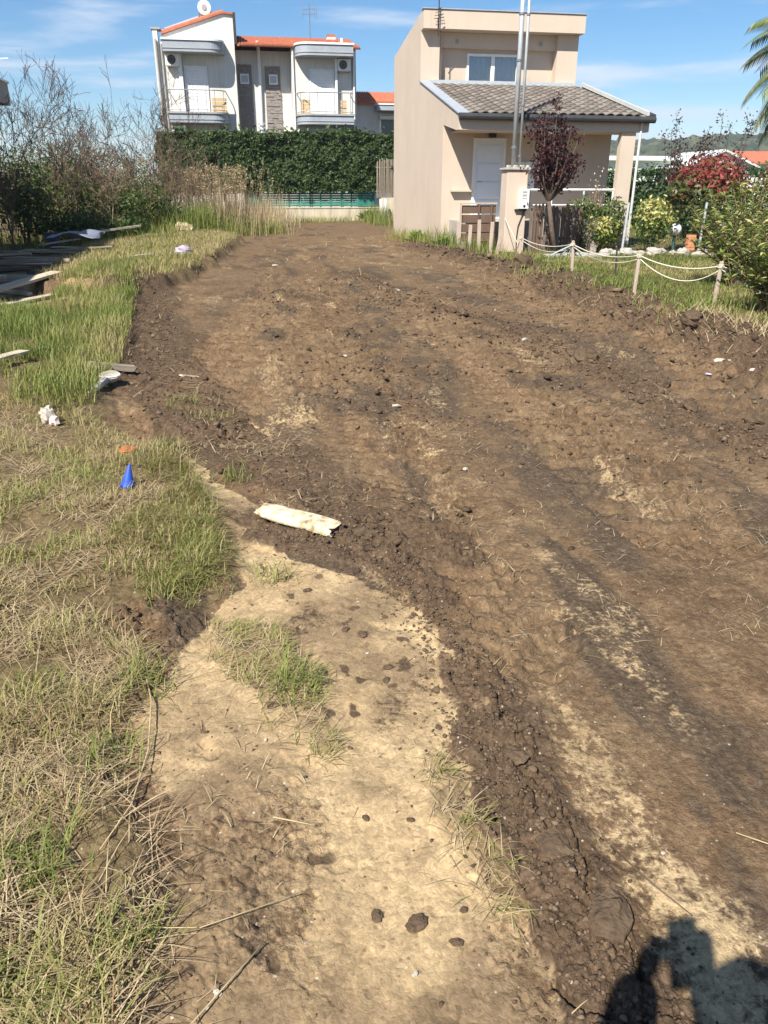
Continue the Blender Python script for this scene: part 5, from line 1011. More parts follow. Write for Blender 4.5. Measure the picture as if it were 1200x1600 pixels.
# bare thorny shrubs on the left
def bare_shrub(x, y, H, W, n_st, label, seed, mtl, fine=1.0, r0=0.022):
    rs = random.Random(seed); z0 = gz(x, y); o = empty('bare_shrub', (x, y, z0), label, 'shrub', 'bare shrubs on the left'); m1, m2 = MB(), MB()
    def grow(p, d, L, r, lev):
        pts = [p]; q = p; dd = d.copy(); n = 4 if lev < 2 else 3
        for i in range(n):
            dd = (dd + Vector((rs.gauss(0, 0.16), rs.gauss(0, 0.16), rs.gauss(0.04, 0.12)))).normalized(); q = q + dd * L / n; pts.append(q)
        rad = [max(0.0052, r * (1 - 0.75 * i / n)) for i in range(n + 1)]
        (m1 if lev == 0 else m2).tube(pts, rad, 5 if lev == 0 else 3, False)
        if lev < 3:
            for k in range(int(rs.choice((4, 5, 6)) * (fine if lev > 0 else 1))):
                t = rs.uniform(0.3, 1.0); i = min(int(t * n), n - 1); b = pts[i].lerp(pts[i + 1], t * n - i)
                nd = (dd + Vector((rs.gauss(0, 0.6), rs.gauss(0, 0.6), rs.gauss(0.15, 0.4)))).normalized(); grow(b, nd, L * rs.uniform(0.32, 0.55), r * 0.45, lev + 1)
    for k in range(n_st):
        a = rs.uniform(0, 6.28); s_ = rs.uniform(0, 1); d = Vector((math.cos(a) * 0.38 * s_, math.sin(a) * 0.38 * s_, 1)).normalized()
        grow(Vector((x + rs.gauss(0, W * 0.25), y + rs.gauss(0, W * 0.25), z0 - 0.05)), d, H * rs.uniform(0.5, 0.78), r0 * rs.uniform(0.7, 1.2), 0)
    m1.build('stems', mtl, o, recalc=False); m2.build('twigs', mtl, o, recalc=False)
for k, (x, y, H, W, ns, lb, mt_) in enumerate((
    (-6.0, 22.8, 4.6, 1.0, 4, 'tall bare shrub at the far left below the roof corner', TWIG), (-5.2, 26.5, 5.0, 1.4, 6, 'tall dark bare shrub behind the board pile', TWIG),
    (-4.2, 29.5, 5.6, 1.6, 7, 'tallest wide bare shrub left of the white house', TWIG), (-3.2, 31.0, 5.2, 1.4, 7, 'bare shrub with upright twigs beside the white house corner', TWIG),
    (-3.0, 34.5, 4.6, 1.4, 6, 'bare shrub nearest the laurel hedge', TWIG), (-6.6, 29.5, 5.0, 1.6, 5, 'bare shrub at the far left behind the green bush', TWIG),
    (-4.0, 27.2, 2.8, 1.2, 7, 'low pale thicket of dry stems behind the shaded ground', TWIG2), (-2.6, 31.8, 3.2, 1.3, 8, 'pale dry thicket left of the reeds', TWIG2),
    (-1.9, 34.0, 3.0, 1.2, 9, 'pale dry thicket behind the tall green grass', TWIG2), (-5.6, 31.5, 3.4, 1.6, 8, 'pale tangled thicket in the middle of the shrubs', TWIG2), (-3.6, 29.0, 2.7, 1.4, 8, 'dense brown thicket just left of the tall green grass', TWIG2), (-5.0, 28.0, 3.0, 1.4, 7, 'dense brown thicket above the bucket', TWIG2), (-2.0, 36.5, 3.4, 1.4, 11, 'brown thicket against the left end of the laurel hedge', TWIG2), (-6.9, 27.0, 3.0, 1.3, 7, 'brown thicket at the left edge beyond the boards', TWIG2))):
    bare_shrub(x, y, H, W, ns, lb, 200 + k, mt_, fine=1.0 if mt_ is TWIG else 0.9)
for k, (x, y, rad, n, lb, sd) in enumerate(((-6.3, 25.6, (1.1, 0.8, 1.15), 2600, 'dark green bush at the far left behind the board pile', 21), (-5.6, 29.0, (1.0, 0.8, 1.35), 2400, 'green bush tangled with bare twigs', 22),
    (-4.3, 30.8, (1.0, 0.7, 0.8), 1800, 'yellowish green bush under the bare shrubs', 23), (-8.2, 32.0, (1.6, 1.2, 1.5), 2400, 'broad green bush behind the far left shrub', 24), (-3.4, 33.5, (1.0, 0.7, 1.1), 1700, 'dull green bush before the hedge end', 25), (-3.6, 27.4, (0.8, 0.7, 0.35), 1100, 'low dark bush at the end of the shaded ground', 26), (-5.0, 25.6, (1.5, 0.6, 0.42), 2200, 'low dark growth behind the shaded boards', 27), (-7.5, 38.0, (2.6, 1.2, 1.7), 4200, 'wide green bush far behind the bare shrubs', 28), (-4.6, 37.0, (1.8, 1.1, 1.5), 3400, 'green bush left of the laurel hedge end', 29), (-11.0, 36.0, (2.2, 1.4, 1.9), 3000, 'green bush far behind at the left edge', 30), (-2.3, 30.2, (1.0, 0.6, 0.5), 1500, 'low green growth at the foot of the thicket', 31), (-4.9, 27.3, (0.9, 0.5, 0.9), 1500, 'olive bush in front of the brown thicket', 32), (-3.6, 28.2, (0.8, 0.5, 0.75), 1300, 'yellow green bush left of the tall green grass', 33), (-6.2, 27.6, (0.8, 0.6, 1.3), 1500, 'upright olive bush at the far left', 34), (-2.9, 29.6, (0.7, 0.5, 0.85), 1200, 'loose olive growth beside the hay clump', 35))):
    bush('green_bush', (x, y), rad, n, 0.12, BUSHG, lb, seed=sd, shell=0.8, group='bushes under the bare shrubs', tint=(lambda P, N: 0.25 + RNG.normal(0, 0.2, len(P))) if k in (0, 5, 6) else (lambda P, N: 0.55 + RNG.normal(0, 0.25, len(P))))
# dry reeds
rd = empty('dry_reeds', (-0.6, 32.5, 0), 'dry pale reed bed with seed heads before the hedge', 'reeds'); b2 = Blades()
nn = 1500; x, y = RNG.normal(-0.7, 0.95, nn), RNG.normal(33.0, 1.3, nn); h_ = np.abs(RNG.normal(1.45, 0.6, nn)) * (1 - 0.15 * np.abs(x + 0.6)); h_ = np.clip(h_, 0.4, 3.0)
b2.add(x, y, h_, np.abs(RNG.normal(0.14, 0.12, nn)), 0.016, RNG.random(nn), droop=0.15)
nn = 800; x, y = RNG.normal(1.2, 0.6, nn), RNG.normal(39.5, 2.5, nn); b2.add(x, y, np.abs(RNG.normal(1.1, 0.4, nn)), np.abs(RNG.normal(0.15, 0.15, nn)), 0.018, RNG.random(nn), droop=0.2)
st_ = b2.build('stalks', REED, None); st_.parent = rd; st_.location = (0.6, -32.5, 0)
hp = []; nn = 150; x, y = RNG.normal(-0.5, 0.8, nn), RNG.normal(32.5, 1.0, nn); zz = RNG.uniform(1.5, 2.45, nn)
for k in range(nn):
    c = np.array([x[k], y[k], zz[k]]); hp.append(c + np.stack([RNG.normal(0, 0.035, 22), RNG.normal(0, 0.035, 22), RNG.uniform(-0.16, 0.16, 22)], 1))
tag(leaf_obj('seed_heads', np.concatenate(hp), 0.08, REED, rd, aspect=0.35), kind='stuff')
m = MB()
for k in range(nn): m.tube([(x[k], y[k], 0), (x[k] + RNG.normal(0, 0.03), y[k], zz[k])], 0.006, 3, False)
tag(m.build('stems', TWIG2, rd, recalc=False), kind='stuff')
# palm beyond the right edge: fronds reach into view
def palm(x, y, H):
    o = empty('palm_tree', (x, y, gz(x, y)), 'fan palm at the upper right edge, only frond tips in view', 'tree'); m = MB(); m.tube([(x, y, -0.1), (x + 0.05, y, H * 0.5), (x, y, H)], [0.22, 0.17, 0.18], 12); m.build('trunk', BARK, o)
    V = []; rs = random.Random(8); cm_ = MB()
    for k in range(54):
        a = 2 * math.pi * k / 54 + rs.uniform(-0.1, 0.1); el = rs.uniform(-0.7, 1.0); L = rs.uniform(1.3, 1.7); pts = []; d = Vector((math.cos(a) * math.cos(el), math.sin(a) * math.cos(el), math.sin(el))); p = Vector((x, y, H))
        for i in range(13):
            pts.append(p.copy()); p = p + d * L / 12; d = (d + Vector((0, 0, -0.12))).normalized()
        cm_.tube(pts, [0.016 * (1 - 0.07 * i) for i in range(13)], 4, False)
        for i in range(3, 13):
            for s_ in (-1, 1):
                for h in (0, 0.33, 0.66):
                    b = pts[i - 1].lerp(pts[i], h); t = (pts[i] - pts[i - 1]).normalized(); sd = t.cross(Vector((0, 0, 1))).normalized() * s_; ll = 0.55 * (1 - abs(i - 7) / 9); dd = (sd * 0.8 + t * 0.7 + Vector((0, 0, -0.35))).normalized(); w = t * 0.02
                    mid = b + dd * ll * 0.5; V += [tuple(b), tuple(mid + w), tuple(b + dd * ll + Vector((0, 0, -0.05))), tuple(mid - w)]
    cm_.build('frond_stalks', PALML_ST, o, recalc=False); V = np.array(V); nl = len(V) // 4
    arr_mesh('fronds', V, np.arange(nl * 4).reshape(-1, 4), PALML, o, attrs={'rnd': np.repeat(RNG.random(nl), 4)})
PALML_ST = mat('frond_stalk', (0.2, 0.19, 0.07), (0.15, 0.14, 0.05), rough=0.6)
palm(9.27, 12.2, 3.72)
# ------------------------------------------------------------------ boards, litter and small things on the ground
def plank(name, p, q, w, t, material, label, cat, group=None, lift=0.0, roll=0.0, ragged=0.02, seed=0, zs=None):
    """a weathered board lying from p to q (x, y); ends are ragged"""
    rs = random.Random(seed); a = Vector((p[0], p[1], (gz(*p) if zs is None else zs[0]) + t / 2 + lift)); b = Vector((q[0], q[1], (gz(*q) if zs is None else zs[1]) + t / 2 + lift))
    d = b - a; L = d.length; yaw = math.atan2(d.y, d.x); pit = -math.asin(d.z / L); m = MB(); n = 6; vs = []
    for i in range(n + 1):
        xx = L * i / n + (rs.uniform(-ragged, ragged) if i in (0, n) else 0)
        for (yy, zz) in ((-w / 2, -t / 2), (0, -t / 2), (w / 2, -t / 2), (w / 2, t / 2), (0, t / 2), (-w / 2, t / 2)):
            vs.append((xx + (rs.uniform(-ragged, ragged) if i in (0, n) else 0), yy * (1 + rs.uniform(-0.06, 0.06)), zz + 0.05 * t * rs.uniform(-1, 1) + 0.012 * L * math.sin(math.pi * i / n) * rs.uniform(0.0, 0.3)))
    fs = [tuple(range(6))[::-1], tuple(range(6 * n, 6 * n + 6))] + [(i * 6 + k, i * 6 + (k + 1) % 6, (i + 1) * 6 + (k + 1) % 6, (i + 1) * 6 + k) for i in range(n) for k in range(6)]
    o = m.add(vs, fs).build(name, material, None); o.location = a; o.rotation_euler = (roll, pit, yaw); return tag(o, label, cat, group)
WOODS = [GREYWOOD, mat('pale_board', (0.52, 0.45, 0.34), (0.38, 0.32, 0.23), scale=9, rough=0.9, bump=0.5, bscale=50, stretch=(0.25, 4, 4)), mat('dark_board', (0.20, 0.165, 0.13), (0.13, 0.105, 0.085), scale=9, rough=0.9, bump=0.5, bscale=50, stretch=(0.25, 4, 4))]
rs = random.Random(44); boards = []
for k in range(38):
    y0 = rs.uniform(13.6, 23.0); x0 = rs.uniform(-6.0, -4.6); L = rs.uniform(1.0, 3.2); a = rs.gauss(0.08, 0.5); lay = (k % 4) * 0.07
    x1 = min(x0 + L * math.cos(a), -2.9 + rs.uniform(-0.5, 0.2)); y1 = y0 + (x1 - x0) * math.tan(a)
    plank('wooden_board', (x0, y0), (x1, y1), rs.uniform(0.10, 0.24), rs.uniform(0.025, 0.06), WOODS[wk := rs.choice((0, 0, 1, 2))], ('grey weathered board in the shaded pile at the left edge', 'pale board in the shaded pile at the left edge', 'dark brown board in the shaded pile at the left edge')[wk], 'board', 'boards in the jumbled pile', lift=lay, roll=rs.gauss(0, 0.08), seed=k, zs=(0.04, 0.04 + rs.uniform(-0.02, 0.10)))
plank('wooden_board', (-4.2, 12.4), (-3.2, 14.6), 0.26, 0.04, WOODS[1], 'pale wide board slanting out of the pile into the sun', 'board', lift=0.05, seed=51)
plank('wooden_board', (-3.8, 11.6), (-3.0, 13.4), 0.18, 0.03, WOODS[1], 'pale narrow board lying beside the wide slanting one', 'board', lift=0.02, seed=52)
plank('wooden_board', (-4.3, 23.6), (-2.9, 24.6), 0.10, 0.05, WOODS[1], 'long pale batten raised across the back of the pile', 'board', lift=0.35, seed=53, zs=(0.1, 0.25))
plank('wooden_board', (-4.3, 10.4), (-2.9, 11.4), 0.40, 0.03, WOODS[1], 'broad pale sheet of wood at the near edge of the pile', 'board', lift=0.02, seed=54)
plank('wooden_board', (-4.2, 9.6), (-3.2, 10.0), 0.3, 0.03, WOODS[0], 'grey sheet of wood nearest the camera at the left edge', 'board', lift=0.02, seed=55)
plank('wooden_board', (-2.6, 17.5), (-1.95, 18.2), 0.12, 0.03, WOODS[1], 'short pale offcut in the sunny grass right of the pile', 'board', lift=0.04, seed=56)
plank('wooden_board', (-1.40, 7.18), (-1.06, 7.3), 0.09, 0.05, GREYWOOD, 'short grey timber half buried at the edge of the grass', 'board', lift=0.03, seed=57)
plank('wooden_board', (-2.25, 7.3), (-2.05, 7.6), 0.12, 0.02, WOODS[1], 'pale broken board in the grass at the left edge', 'board', lift=0.10, seed=58)
plank('wood_chip', (-0.62, 7.12), (-0.46, 7.2), 0.05, 0.012, WOODS[1], 'pale wood chip on the dark soil left of the tracks', 'wood chip', lift=0.03, seed=59)
# bluish plastic sheet and a dark bucket in the shade
def sheet(name, c, sx, sy, amp, material, label, cat, seed, rz=0, n=10, lift=0.0, curl=0.0):
    rs = random.Random(seed); vs = []; z0 = gz(c[0], c[1]) + lift; ca, sa = math.cos(rz), math.sin(rz)
    for i in range(n + 1):
        for j in range(n + 1):
            u, v = (i / n - 0.5) * sx, (j / n - 0.5) * sy; h = amp * (mnoise.noise(Vector((u / sx * 3 + seed, v / sy * 3, seed))) + 0.5) + curl * (abs(u / sx) ** 2 + abs(v / sy) ** 2)
            k = 1 + 0.15 * mnoise.noise(Vector((i * 0.9, j * 0.9, seed + 3))); vs.append((c[0] + (u * ca - v * sa) * k, c[1] + (u * sa + v * ca) * k, z0 + max(h, 0.003)))
    o = MB().add(vs, [(i * (n + 1) + j, (i + 1) * (n + 1) + j, (i + 1) * (n + 1) + j + 1, i * (n + 1) + j + 1) for i in range(n) for j in range(n)]).build(name, material, None, (c[0], c[1], z0), smooth=True)
    s = o.modifiers.new('thickness', 'SOLIDIFY'); s.thickness = 0.003; return tag(o, label, cat)
sheet('plastic_sheet', (-3.9, 20.4), 1.2, 1.4, 0.15, mat('blue_grey_plastic', (0.22, 0.25, 0.30), (0.16, 0.18, 0.22), rough=0.4), 'bluish grey plastic sheet lying on the board pile', 'sheet', 5, lift=0.28)
bk = empty('bucket', (-5.35, 24.6, 0.03), 'dark blue bucket standing behind the board pile', 'bucket'); vs = []
BLUEB = mat('dark_blue_plastic', (0.045, 0.06, 0.09), (0.035, 0.045, 0.07), rough=0.4)
m = MB().tube([(-5.35, 24.6, 0.03), (-5.35, 24.6, 0.45)], [0.17, 0.22], 18); m.build('body', BLUEB, bk); MB().tube([(-5.35 + 0.225 * math.cos(t), 24.6 + 0.225 * math.sin(t), 0.45) for t in [i * math.pi / 10 for i in range(21)]], 0.015, 5).build('rim', BLUEB, bk)
# painted log beside the soil mound
lg = empty('split_timber', (0.19, 3.53, gz(0.19, 3.53)), 'flat split piece of pale weathered timber beside the soil mound', 'timber')
LOGM = mat('flaking_white_log', (0.62, 0.56, 0.43), (0.52, 0.43, 0.28), scale=14, rough=0.85, bump=0.7, bscale=45, stretch=(1.0, 1.0, 1.0), c3=(0.24, 0.15, 0.075), lo=0.40, hi=0.53)
p, q = Vector((0.02, 3.70, 0.040)), Vector((0.365, 3.37, 0.042)); rs = random.Random(3); vs = []; n, kk = 14, 18; d = (q - p).normalized(); u = d.cross(Vector((0, 0, 1))).normalized(); w = u.cross(d); zb = gz(0.1, 3.6)
for i in range(n + 1):
    t = i / n; c = p.lerp(q, t) + Vector((0, 0, zb))
    for k in range(kk):
        a = 2 * math.pi * k / kk; r_ = (0.056 - 0.006 * abs(t - 0.6)) * (1 + 0.13 * mnoise.noise(Vector((math.cos(a) * 1.3, math.sin(a) * 1.3, t * 2.2 + 4)))) * (0.93 if i in (0, n) else 1)
        vs.append(c + (u * math.copysign(abs(math.cos(a)) ** 0.38, math.cos(a)) * 1.22 + w * math.copysign(abs(math.sin(a)) ** 0.4, math.sin(a)) * 0.38) * r_ * (0.95 + 0.08 * min(1, t * 3)) + d * (rs.uniform(-0.022, 0.022) if i in (0, n) else 0))
MB().add(vs, [(i * kk + k, i * kk + (k + 1) % kk, (i + 1) * kk + (k + 1) % kk, (i + 1) * kk + k) for i in range(n) for k in range(kk)]).build('paint_shell', LOGM, lg, smooth=True)
ENDW = mat('dark_log_end', (0.055, 0.04, 0.03), (0.10, 0.07, 0.05), scale=30, rough=0.95, bump=0.8, bscale=60)
for i0 in (0, n * kk):
    cc = sum((Vector(v) for v in vs[i0:i0 + kk]), Vector()) / kk; MB().add(vs[i0:i0 + kk] + [cc + d * (0.006 if i0 == 0 else -0.006)], [(k, (k + 1) % kk, kk) for k in range(kk)]).build('end_grain', ENDW, lg)
# blue cone, orange disc
cn2 = empty('blue_marker', (-0.73, 4.24, gz(-0.73, 4.24)), 'small bright blue cone marker standing in the dry grass', 'marker')
BLUE = mat('bright_blue_plastic', (0.012, 0.075, 0.50), (0.03, 0.07, 0.30), scale=22, rough=0.5, spec=0.4, c3=(0.10, 0.09, 0.12)); z0 = gz(-0.73, 4.24) + 0.02
m = MB(); n = 16; vs = []
for (h, r_, dx) in ((0.0, 0.040, 0.0), (0.008, 0.035, 0.0), (0.115, 0.009, 0.024), (0.12, 0.004, 0.026)):
    for k in range(n): a = 2 * math.pi * k / n; vs.append((-0.73 + dx + r_ * math.cos(a), 4.24 + r_ * math.sin(a) * 0.9, z0 + h))
m.add(vs, [(i * n + k, i * n + (k + 1) % n, (i + 1) * n + (k + 1) % n, (i + 1) * n + k) for i in range(3) for k in range(n)] + [tuple(range(3 * n, 4 * n))]).build('cone', BLUE, cn2, smooth=True)
vs = [(-0.73 + 0.046 * math.cos(t) * (1 + 0.12 * math.sin(3 * t)), 4.24 + 0.042 * math.sin(t), z0 - 0.002) for t in [i * math.pi / 10 for i in range(20)]]
MB().prism([(v[0], v[1]) for v in vs], z0 - 0.008, z0 - 0.001, 'z').build('base_flange', BLUE, cn2)
ORANGE = mat('faded_orange', (0.45, 0.13, 0.04), (0.28, 0.10, 0.045), scale=30, rough=0.6); zc = gz(-0.81, 4.88) + 0.03
od = empty('orange_disc', (-0.81, 4.88, zc), 'faded orange disc lying flat behind the blue marker', 'disc')
MB().tube([(-0.81, 4.88, zc), (-0.808, 4.877, zc + 0.012)], [0.052, 0.048], 20).build('disc', ORANGE, od); MB().tube([(-0.81 + 0.049 * math.cos(t), 4.88 + 0.049 * math.sin(t), zc + 0.012) for t in [i * math.pi / 10 for i in range(21)]], 0.006, 5).build('rim', ORANGE, od)
# torn white and pink soft litter
PAPER = mat('dirty_white', (0.46, 0.42, 0.36), (0.30, 0.27, 0.22), scale=8, rough=0.8); PINKC = mat('dusty_pink', (0.62, 0.42, 0.38), (0.70, 0.58, 0.52), scale=12, rough=0.85)
def crumple(name, x, y, s, material, label, cat, seed, sc=(1, 1, 1), rz=0, lift=0.3, group=None):
    rs = random.Random(seed); vs = []; nu, nv = 16, 10; z0 = gz(x, y) + s * sc[2] * lift + 0.004; ca, sa = math.cos(rz), math.sin(rz)
    for j in range(nv + 1):
        for i in range(nu):
            th = math.pi * j / nv; ph = 2 * math.pi * i / nu; v = Vector((math.sin(th) * math.cos(ph), math.sin(th) * math.sin(ph), math.cos(th))); k = 1 + 0.42 * mnoise.noise(v * 2.1 + Vector((seed, 0, 0))) + 0.16 * mnoise.noise(v * 5.7 + Vector((seed, 3, 0))); v = v * k * s
            a, b = v.x * sc[0], v.y * sc[1]; vs.append((x + a * ca - b * sa, y + a * sa + b * ca, z0 + v.z * sc[2]))
    return tag(MB().add(vs, [(j * nu + i, (j + 1) * nu + i, (j + 1) * nu + (i + 1) % nu, j * nu + (i + 1) % nu) for j in range(nv) for i in range(nu)]).build(name, material, None, (x, y, gz(x, y))), label, cat, group)
crumple('plush_rag', -1.46, 5.68, 0.062, PAPER, 'crumpled white and pink rag in the grass at the left', 'rag', 1, (0.9, 0.8, 1.1), lift=0.8)
crumple('plush_rag', -1.41, 5.62, 0.04, PINKC, 'small dusty pink rag against the white one', 'rag', 2, (0.9, 0.8, 0.9), lift=0.7)
tr = empty('waste_fitting', (-1.22, 6.75, gz(-1.22, 6.75)), 'white round waste fitting with a strap in the grass edge', 'fitting'); zt = gz(-1.22, 6.75) + 0.05
MB().tube([(-1.2, 6.86, zt + 0.0), (-1.2, 6.85, zt + 0.03)], [0.075, 0.085], 18).build('cup', PAPER, tr); MB().tube([(-1.2 + 0.085 * math.cos(t), 6.85 + 0.085 * math.sin(t), zt + 0.032) for t in [i * math.pi / 9 for i in range(19)]], 0.009, 5).build('rim', WHITE, tr)
MB().tube([(-1.23, 6.76, zt + 0.01), (-1.25, 6.62, zt), (-1.29, 6.47, zt - 0.02), (-1.33, 6.36, zt - 0.035)], [0.038, 0.03, 0.028, 0.022], 8).build('strap', PAPER, tr)
crumple('rag', -1.31, 18.7, 0.16, mat('mauve_cloth', (0.42, 0.36, 0.44), (0.30, 0.26, 0.31), scale=6, rough=0.9), 'mauve crumpled rag at the cut bank edge', 'rag', 3, (1.2, 0.8, 0.8), lift=0.6)
crumple('hay_clump', -1.9, 28.4, 0.34, mat('hay', (0.45, 0.37, 0.22), (0.33, 0.26, 0.15), scale=30, rough=0.95, bump=1, bscale=80), 'rounded clump of dry hay before the tall green grass', 'hay', 4, (1.1, 0.8, 0.65), lift=0.6)
for k, (x, y, s, lb, mt_) in enumerate(((1.15, 5.88, 0.045, 'torn white paper scrap in the middle of the tracks', PAPER), (0.99, 7.86, 0.05, 'small white scrap farther up the tracks', PAPER), (4.62, 6.8, 0.11, 'pale torn paper sack near the right ridge', PAPER), (4.45, 6.08, 0.065, 'pinkish stone like rag at the right edge of the soil', PINKC), (4.18, 6.33, 0.035, 'lilac scrap near the right ridge', mat('lilac_scrap', (0.45, 0.40, 0.68), (0.5, 0.45, 0.7), rough=0.6)), (0.98, 1.33, 0.010, 'tiny white stone on the sandy soil by the shadow', PAPER), (-0.03, 1.96, 0.012, 'tiny white shell beside the crack in the sand', PAPER), (0.36, 2.38, 0.010, 'small white pebble on the upper sand', PAPER), (1.28, 4.3, 0.03, 'pale scrap right of the sandy patch', PAPER), (2.1, 4.6, 0.03, 'pale flat scrap on the grey wheel track', PAPER), (3.1, 8.3, 0.05, 'white scrap on the far windrow', PAPER), (2.6, 13.2, 0.07, 'white scrap far up the plot', PAPER), (0.75, 18.5, 0.09, 'white scrap near the far end of the plot', PAPER), (-0.32, 1.22, 0.010, 'small grey pebble near the lower left sand', CONC), (-0.16, 1.15, 0.016, 'white flake on the lower sand', PAPER), (0.27, 1.12, 0.012, 'white flake right of the lower sand', PAPER))):
    crumple('litter_scrap', x, y, s * (0.62 if s > 0.02 else 0.5), mt_, lb, 'litter', 20 + k, (1.3, 0.8, 0.35 if k < 5 else 0.5), rz=k * 1.3, lift=0.4)
# larger clods that stand out singly
CLODM = mat('fresh_clod', (0.075, 0.052, 0.034), (0.125, 0.088, 0.057), scale=18, rough=0.95, bump=1.0, bscale=60, c3=(0.18, 0.13, 0.085), spec=0.1)
clods = [(3.28, 7.05, 0.13, 'largest dark clod standing up on the right windrow'), (3.62, 6.17, 0.085, 'dark round clod below the largest one on the windrow'), (3.42, 5.33, 0.075, 'brown clod on the windrow near the right edge'), (3.7, 4.95, 0.07, 'brown clod closest to the right edge'), (5.55, 15.3, 0.22, 'dark clod at the foot of the farthest rope stake'), (5.15, 8.3, 0.14, 'dark clod on the right ridge below the oleander'), (0.62, 3.28, 0.045, 'crusted clod on top of the soil mound'), (0.50, 3.34, 0.05, 'cracked slab of soil on the mound beside the log'), (0.735, 1.14, 0.055, 'flat earthen slab on the ridge near the shadow'), (0.69, 1.37, 0.045, 'flat earthen slab beside the crack on the ridge'), (0.70, 1.72, 0.04, 'rounded dark clod halfway along the near ridge'), (0.705, 1.48, 0.022, 'small square clod on the near ridge')]
for k, (x, y, s, lb) in enumerate(clods): crumple('soil_clod', x, y, s, CLODM, lb, 'clod', 60 + k, (1.15, 0.9, 0.72 if k < 8 else 0.4), rz=k * 0.9, lift=0.32, group='soil clods')
for k, (x, y, s) in enumerate(((0.36, 2.72, 0.022), (0.30, 2.55, 0.018), (0.36, 2.50, 0.024), (0.42, 2.27, 0.02), (0.40, 2.20, 0.018), (0.23, 1.58, 0.013), (0.35, 1.55, 0.012), (0.30, 1.24, 0.030), (0.21, 1.28, 0.02), (0.38, 1.18, 0.016), (0.42, 1.26, 0.012), (0.52, 1.92, 0.014), (0.47, 2.62, 0.014), (0.18, 2.9, 0.02))):
    crumple('soil_crumb', x, y, s * 0.8, CLODM, 'dark crumb of soil lying loose on the pale sand', 'crumb', 90 + k, (1.2, 0.85, 0.3), rz=k, lift=0.25, group='dark crumbs on the sand')
# long dry stalks in the foreground
STK = mat('dry_stalk', (0.50, 0.40, 0.23), (0.38, 0.30, 0.16), scale=20, rough=0.7)
for pts, lb, r_ in (([(-0.45, 2.42), (-0.40, 2.2), (-0.385, 1.95), (-0.405, 1.72), (-0.46, 1.55)], 'long bent straw stalk along the left grass edge', 0.0025), ([(-0.06, 1.24), (-0.16, 1.14), (-0.27, 1.02), (-0.36, 0.93)], 'straight straw stalk at the bottom left of the sand', 0.002), ([(-0.80, 1.44), (-0.64, 1.50), (-0.50, 1.53)], 'pale stalk lying across the near left grass', 0.002), ([(0.85, 1.37), (0.90, 1.24), (0.95, 1.14)], 'dark thin twig on the sandy soil beside the ridge', 0.0025), ([(-0.02, 1.62), (0.09, 1.57)], 'short pale stick on the muddy sand', 0.0025), ([(0.03, 1.36), (-0.2, 1.3), (-0.5, 1.34)], 'thin curved stalk crossing the lower mud', 0.0013), ([(-0.58, 1.35), (-0.62, 1.15), (-0.66, 1.0)], 'upright looking stalk at the lower left corner', 0.0025), ([(1.2, 1.35), (1.36, 1.23), (1.45, 1.22)], 'forked pale twig near the right edge', 0.0018)):
    z_ = [gz(*p) + 0.014 for p in pts]; zz = [max(z_[i], 0.5 * (z_[max(i - 1, 0)] + z_[min(i + 1, len(z_) - 1)])) for i in range(len(z_))]
    tag(MB().tube([(p[0], p[1], z) for p, z in zip(pts, zz)], [r_] * (len(pts) - 1) + [r_ * 0.5], 6).build('dry_stalk' if 'twig' not in lb else 'twig', TWIG if 'dark' in lb else STK, None, (pts[0][0], pts[0][1], z_[0]), smooth=True), lb, 'stalk', 'stalks in the foreground')
# stones along the garden edge, slab, lamp, brick pot
ES = mat('pale_garden_stone', (0.40, 0.37, 0.32), (0.29, 0.265, 0.225), scale=6, rough=0.9, bump=0.4, bscale=25)
rs = random.Random(12)
for k in range(22):
    t = k / 21; x = 9.0 + 5.2 * t + rs.uniform(-0.05, 0.05); y = 18.75 - 0.5 * t + rs.uniform(-0.15, 0.15)
    crumple('edging_stone', x, y, rs.uniform(0.08, 0.2), ES, 'pale rough stone in the row edging the lawn', 'stone', 130 + k, (1.3, 0.9, 0.75), rz=rs.uniform(0, 3), lift=0.35, group='stones edging the lawn')
tag(MB().prism([(9.12, 0.0), (9.38, 0.0), (9.40, 0.20), (9.30, 0.36), (9.22, 0.30)], 20.2, 20.3, 'y').build('stone_slab', ES, None, (9.25, 20.25, 0), bevel=0.01), 'pale upright stone slab right of the picket fence', 'stone')
kb = empty('concrete_edging', (7.9, 18.3, 0), 'low concrete edging in front of the purple tree', 'kerb')
for k in range(3): B('block', CONC, kb, (7.2 + 0.55 * k, 7.73 + 0.55 * k, 18.2, 18.45, 0.0, 0.17 + 0.02 * (k % 2)), bevel=0.015)
lp = empty('globe_lamp', (11.85, 20.6, 0), 'white globe garden lamp on a short green post', 'lamp'); zl = gz(11.85, 20.6)
MB().tube([(11.85, 20.6, zl - 0.05), (11.85, 20.6, zl + 0.42)], 0.045, 10).build('post', mat('green_post', (0.05, 0.10, 0.09), (0.04, 0.08, 0.07), rough=0.5), lp); MB().ball((11.85, 20.6, zl + 0.58), 0.16, 20, 14).build('globe', mat('opal_globe', (0.85, 0.85, 0.84), (0.8, 0.8, 0.79), rough=0.25), lp, smooth=True)
pot = empty('brick_stack', (12.25, 20.4, 0), 'small orange brick stack beside the globe lamp', 'bricks'); BRK = mat('orange_brick', (0.55, 0.20, 0.09), (0.62, 0.30, 0.17), scale=9, rough=0.9)
for k in range(5): B('brick', BRK, pot, (12.12 + 0.015 * (k % 2), 12.36 + 0.015 * (k % 2), 20.34, 20.46, 0.05 + 0.083 * k, 0.125 + 0.083 * k), bevel=0.006)
for x, y, s, lb in ((13.2, 20.1, 0.3, 'pale grey boulder right of the brick stack'), (12.2, 18.2, 0.24, 'large pale boulder in front of the wire fence')): crumple('boulder', x, y, s, ES, lb, 'stone', int(x * 7), (1.4, 0.9, 0.6), lift=0.4)

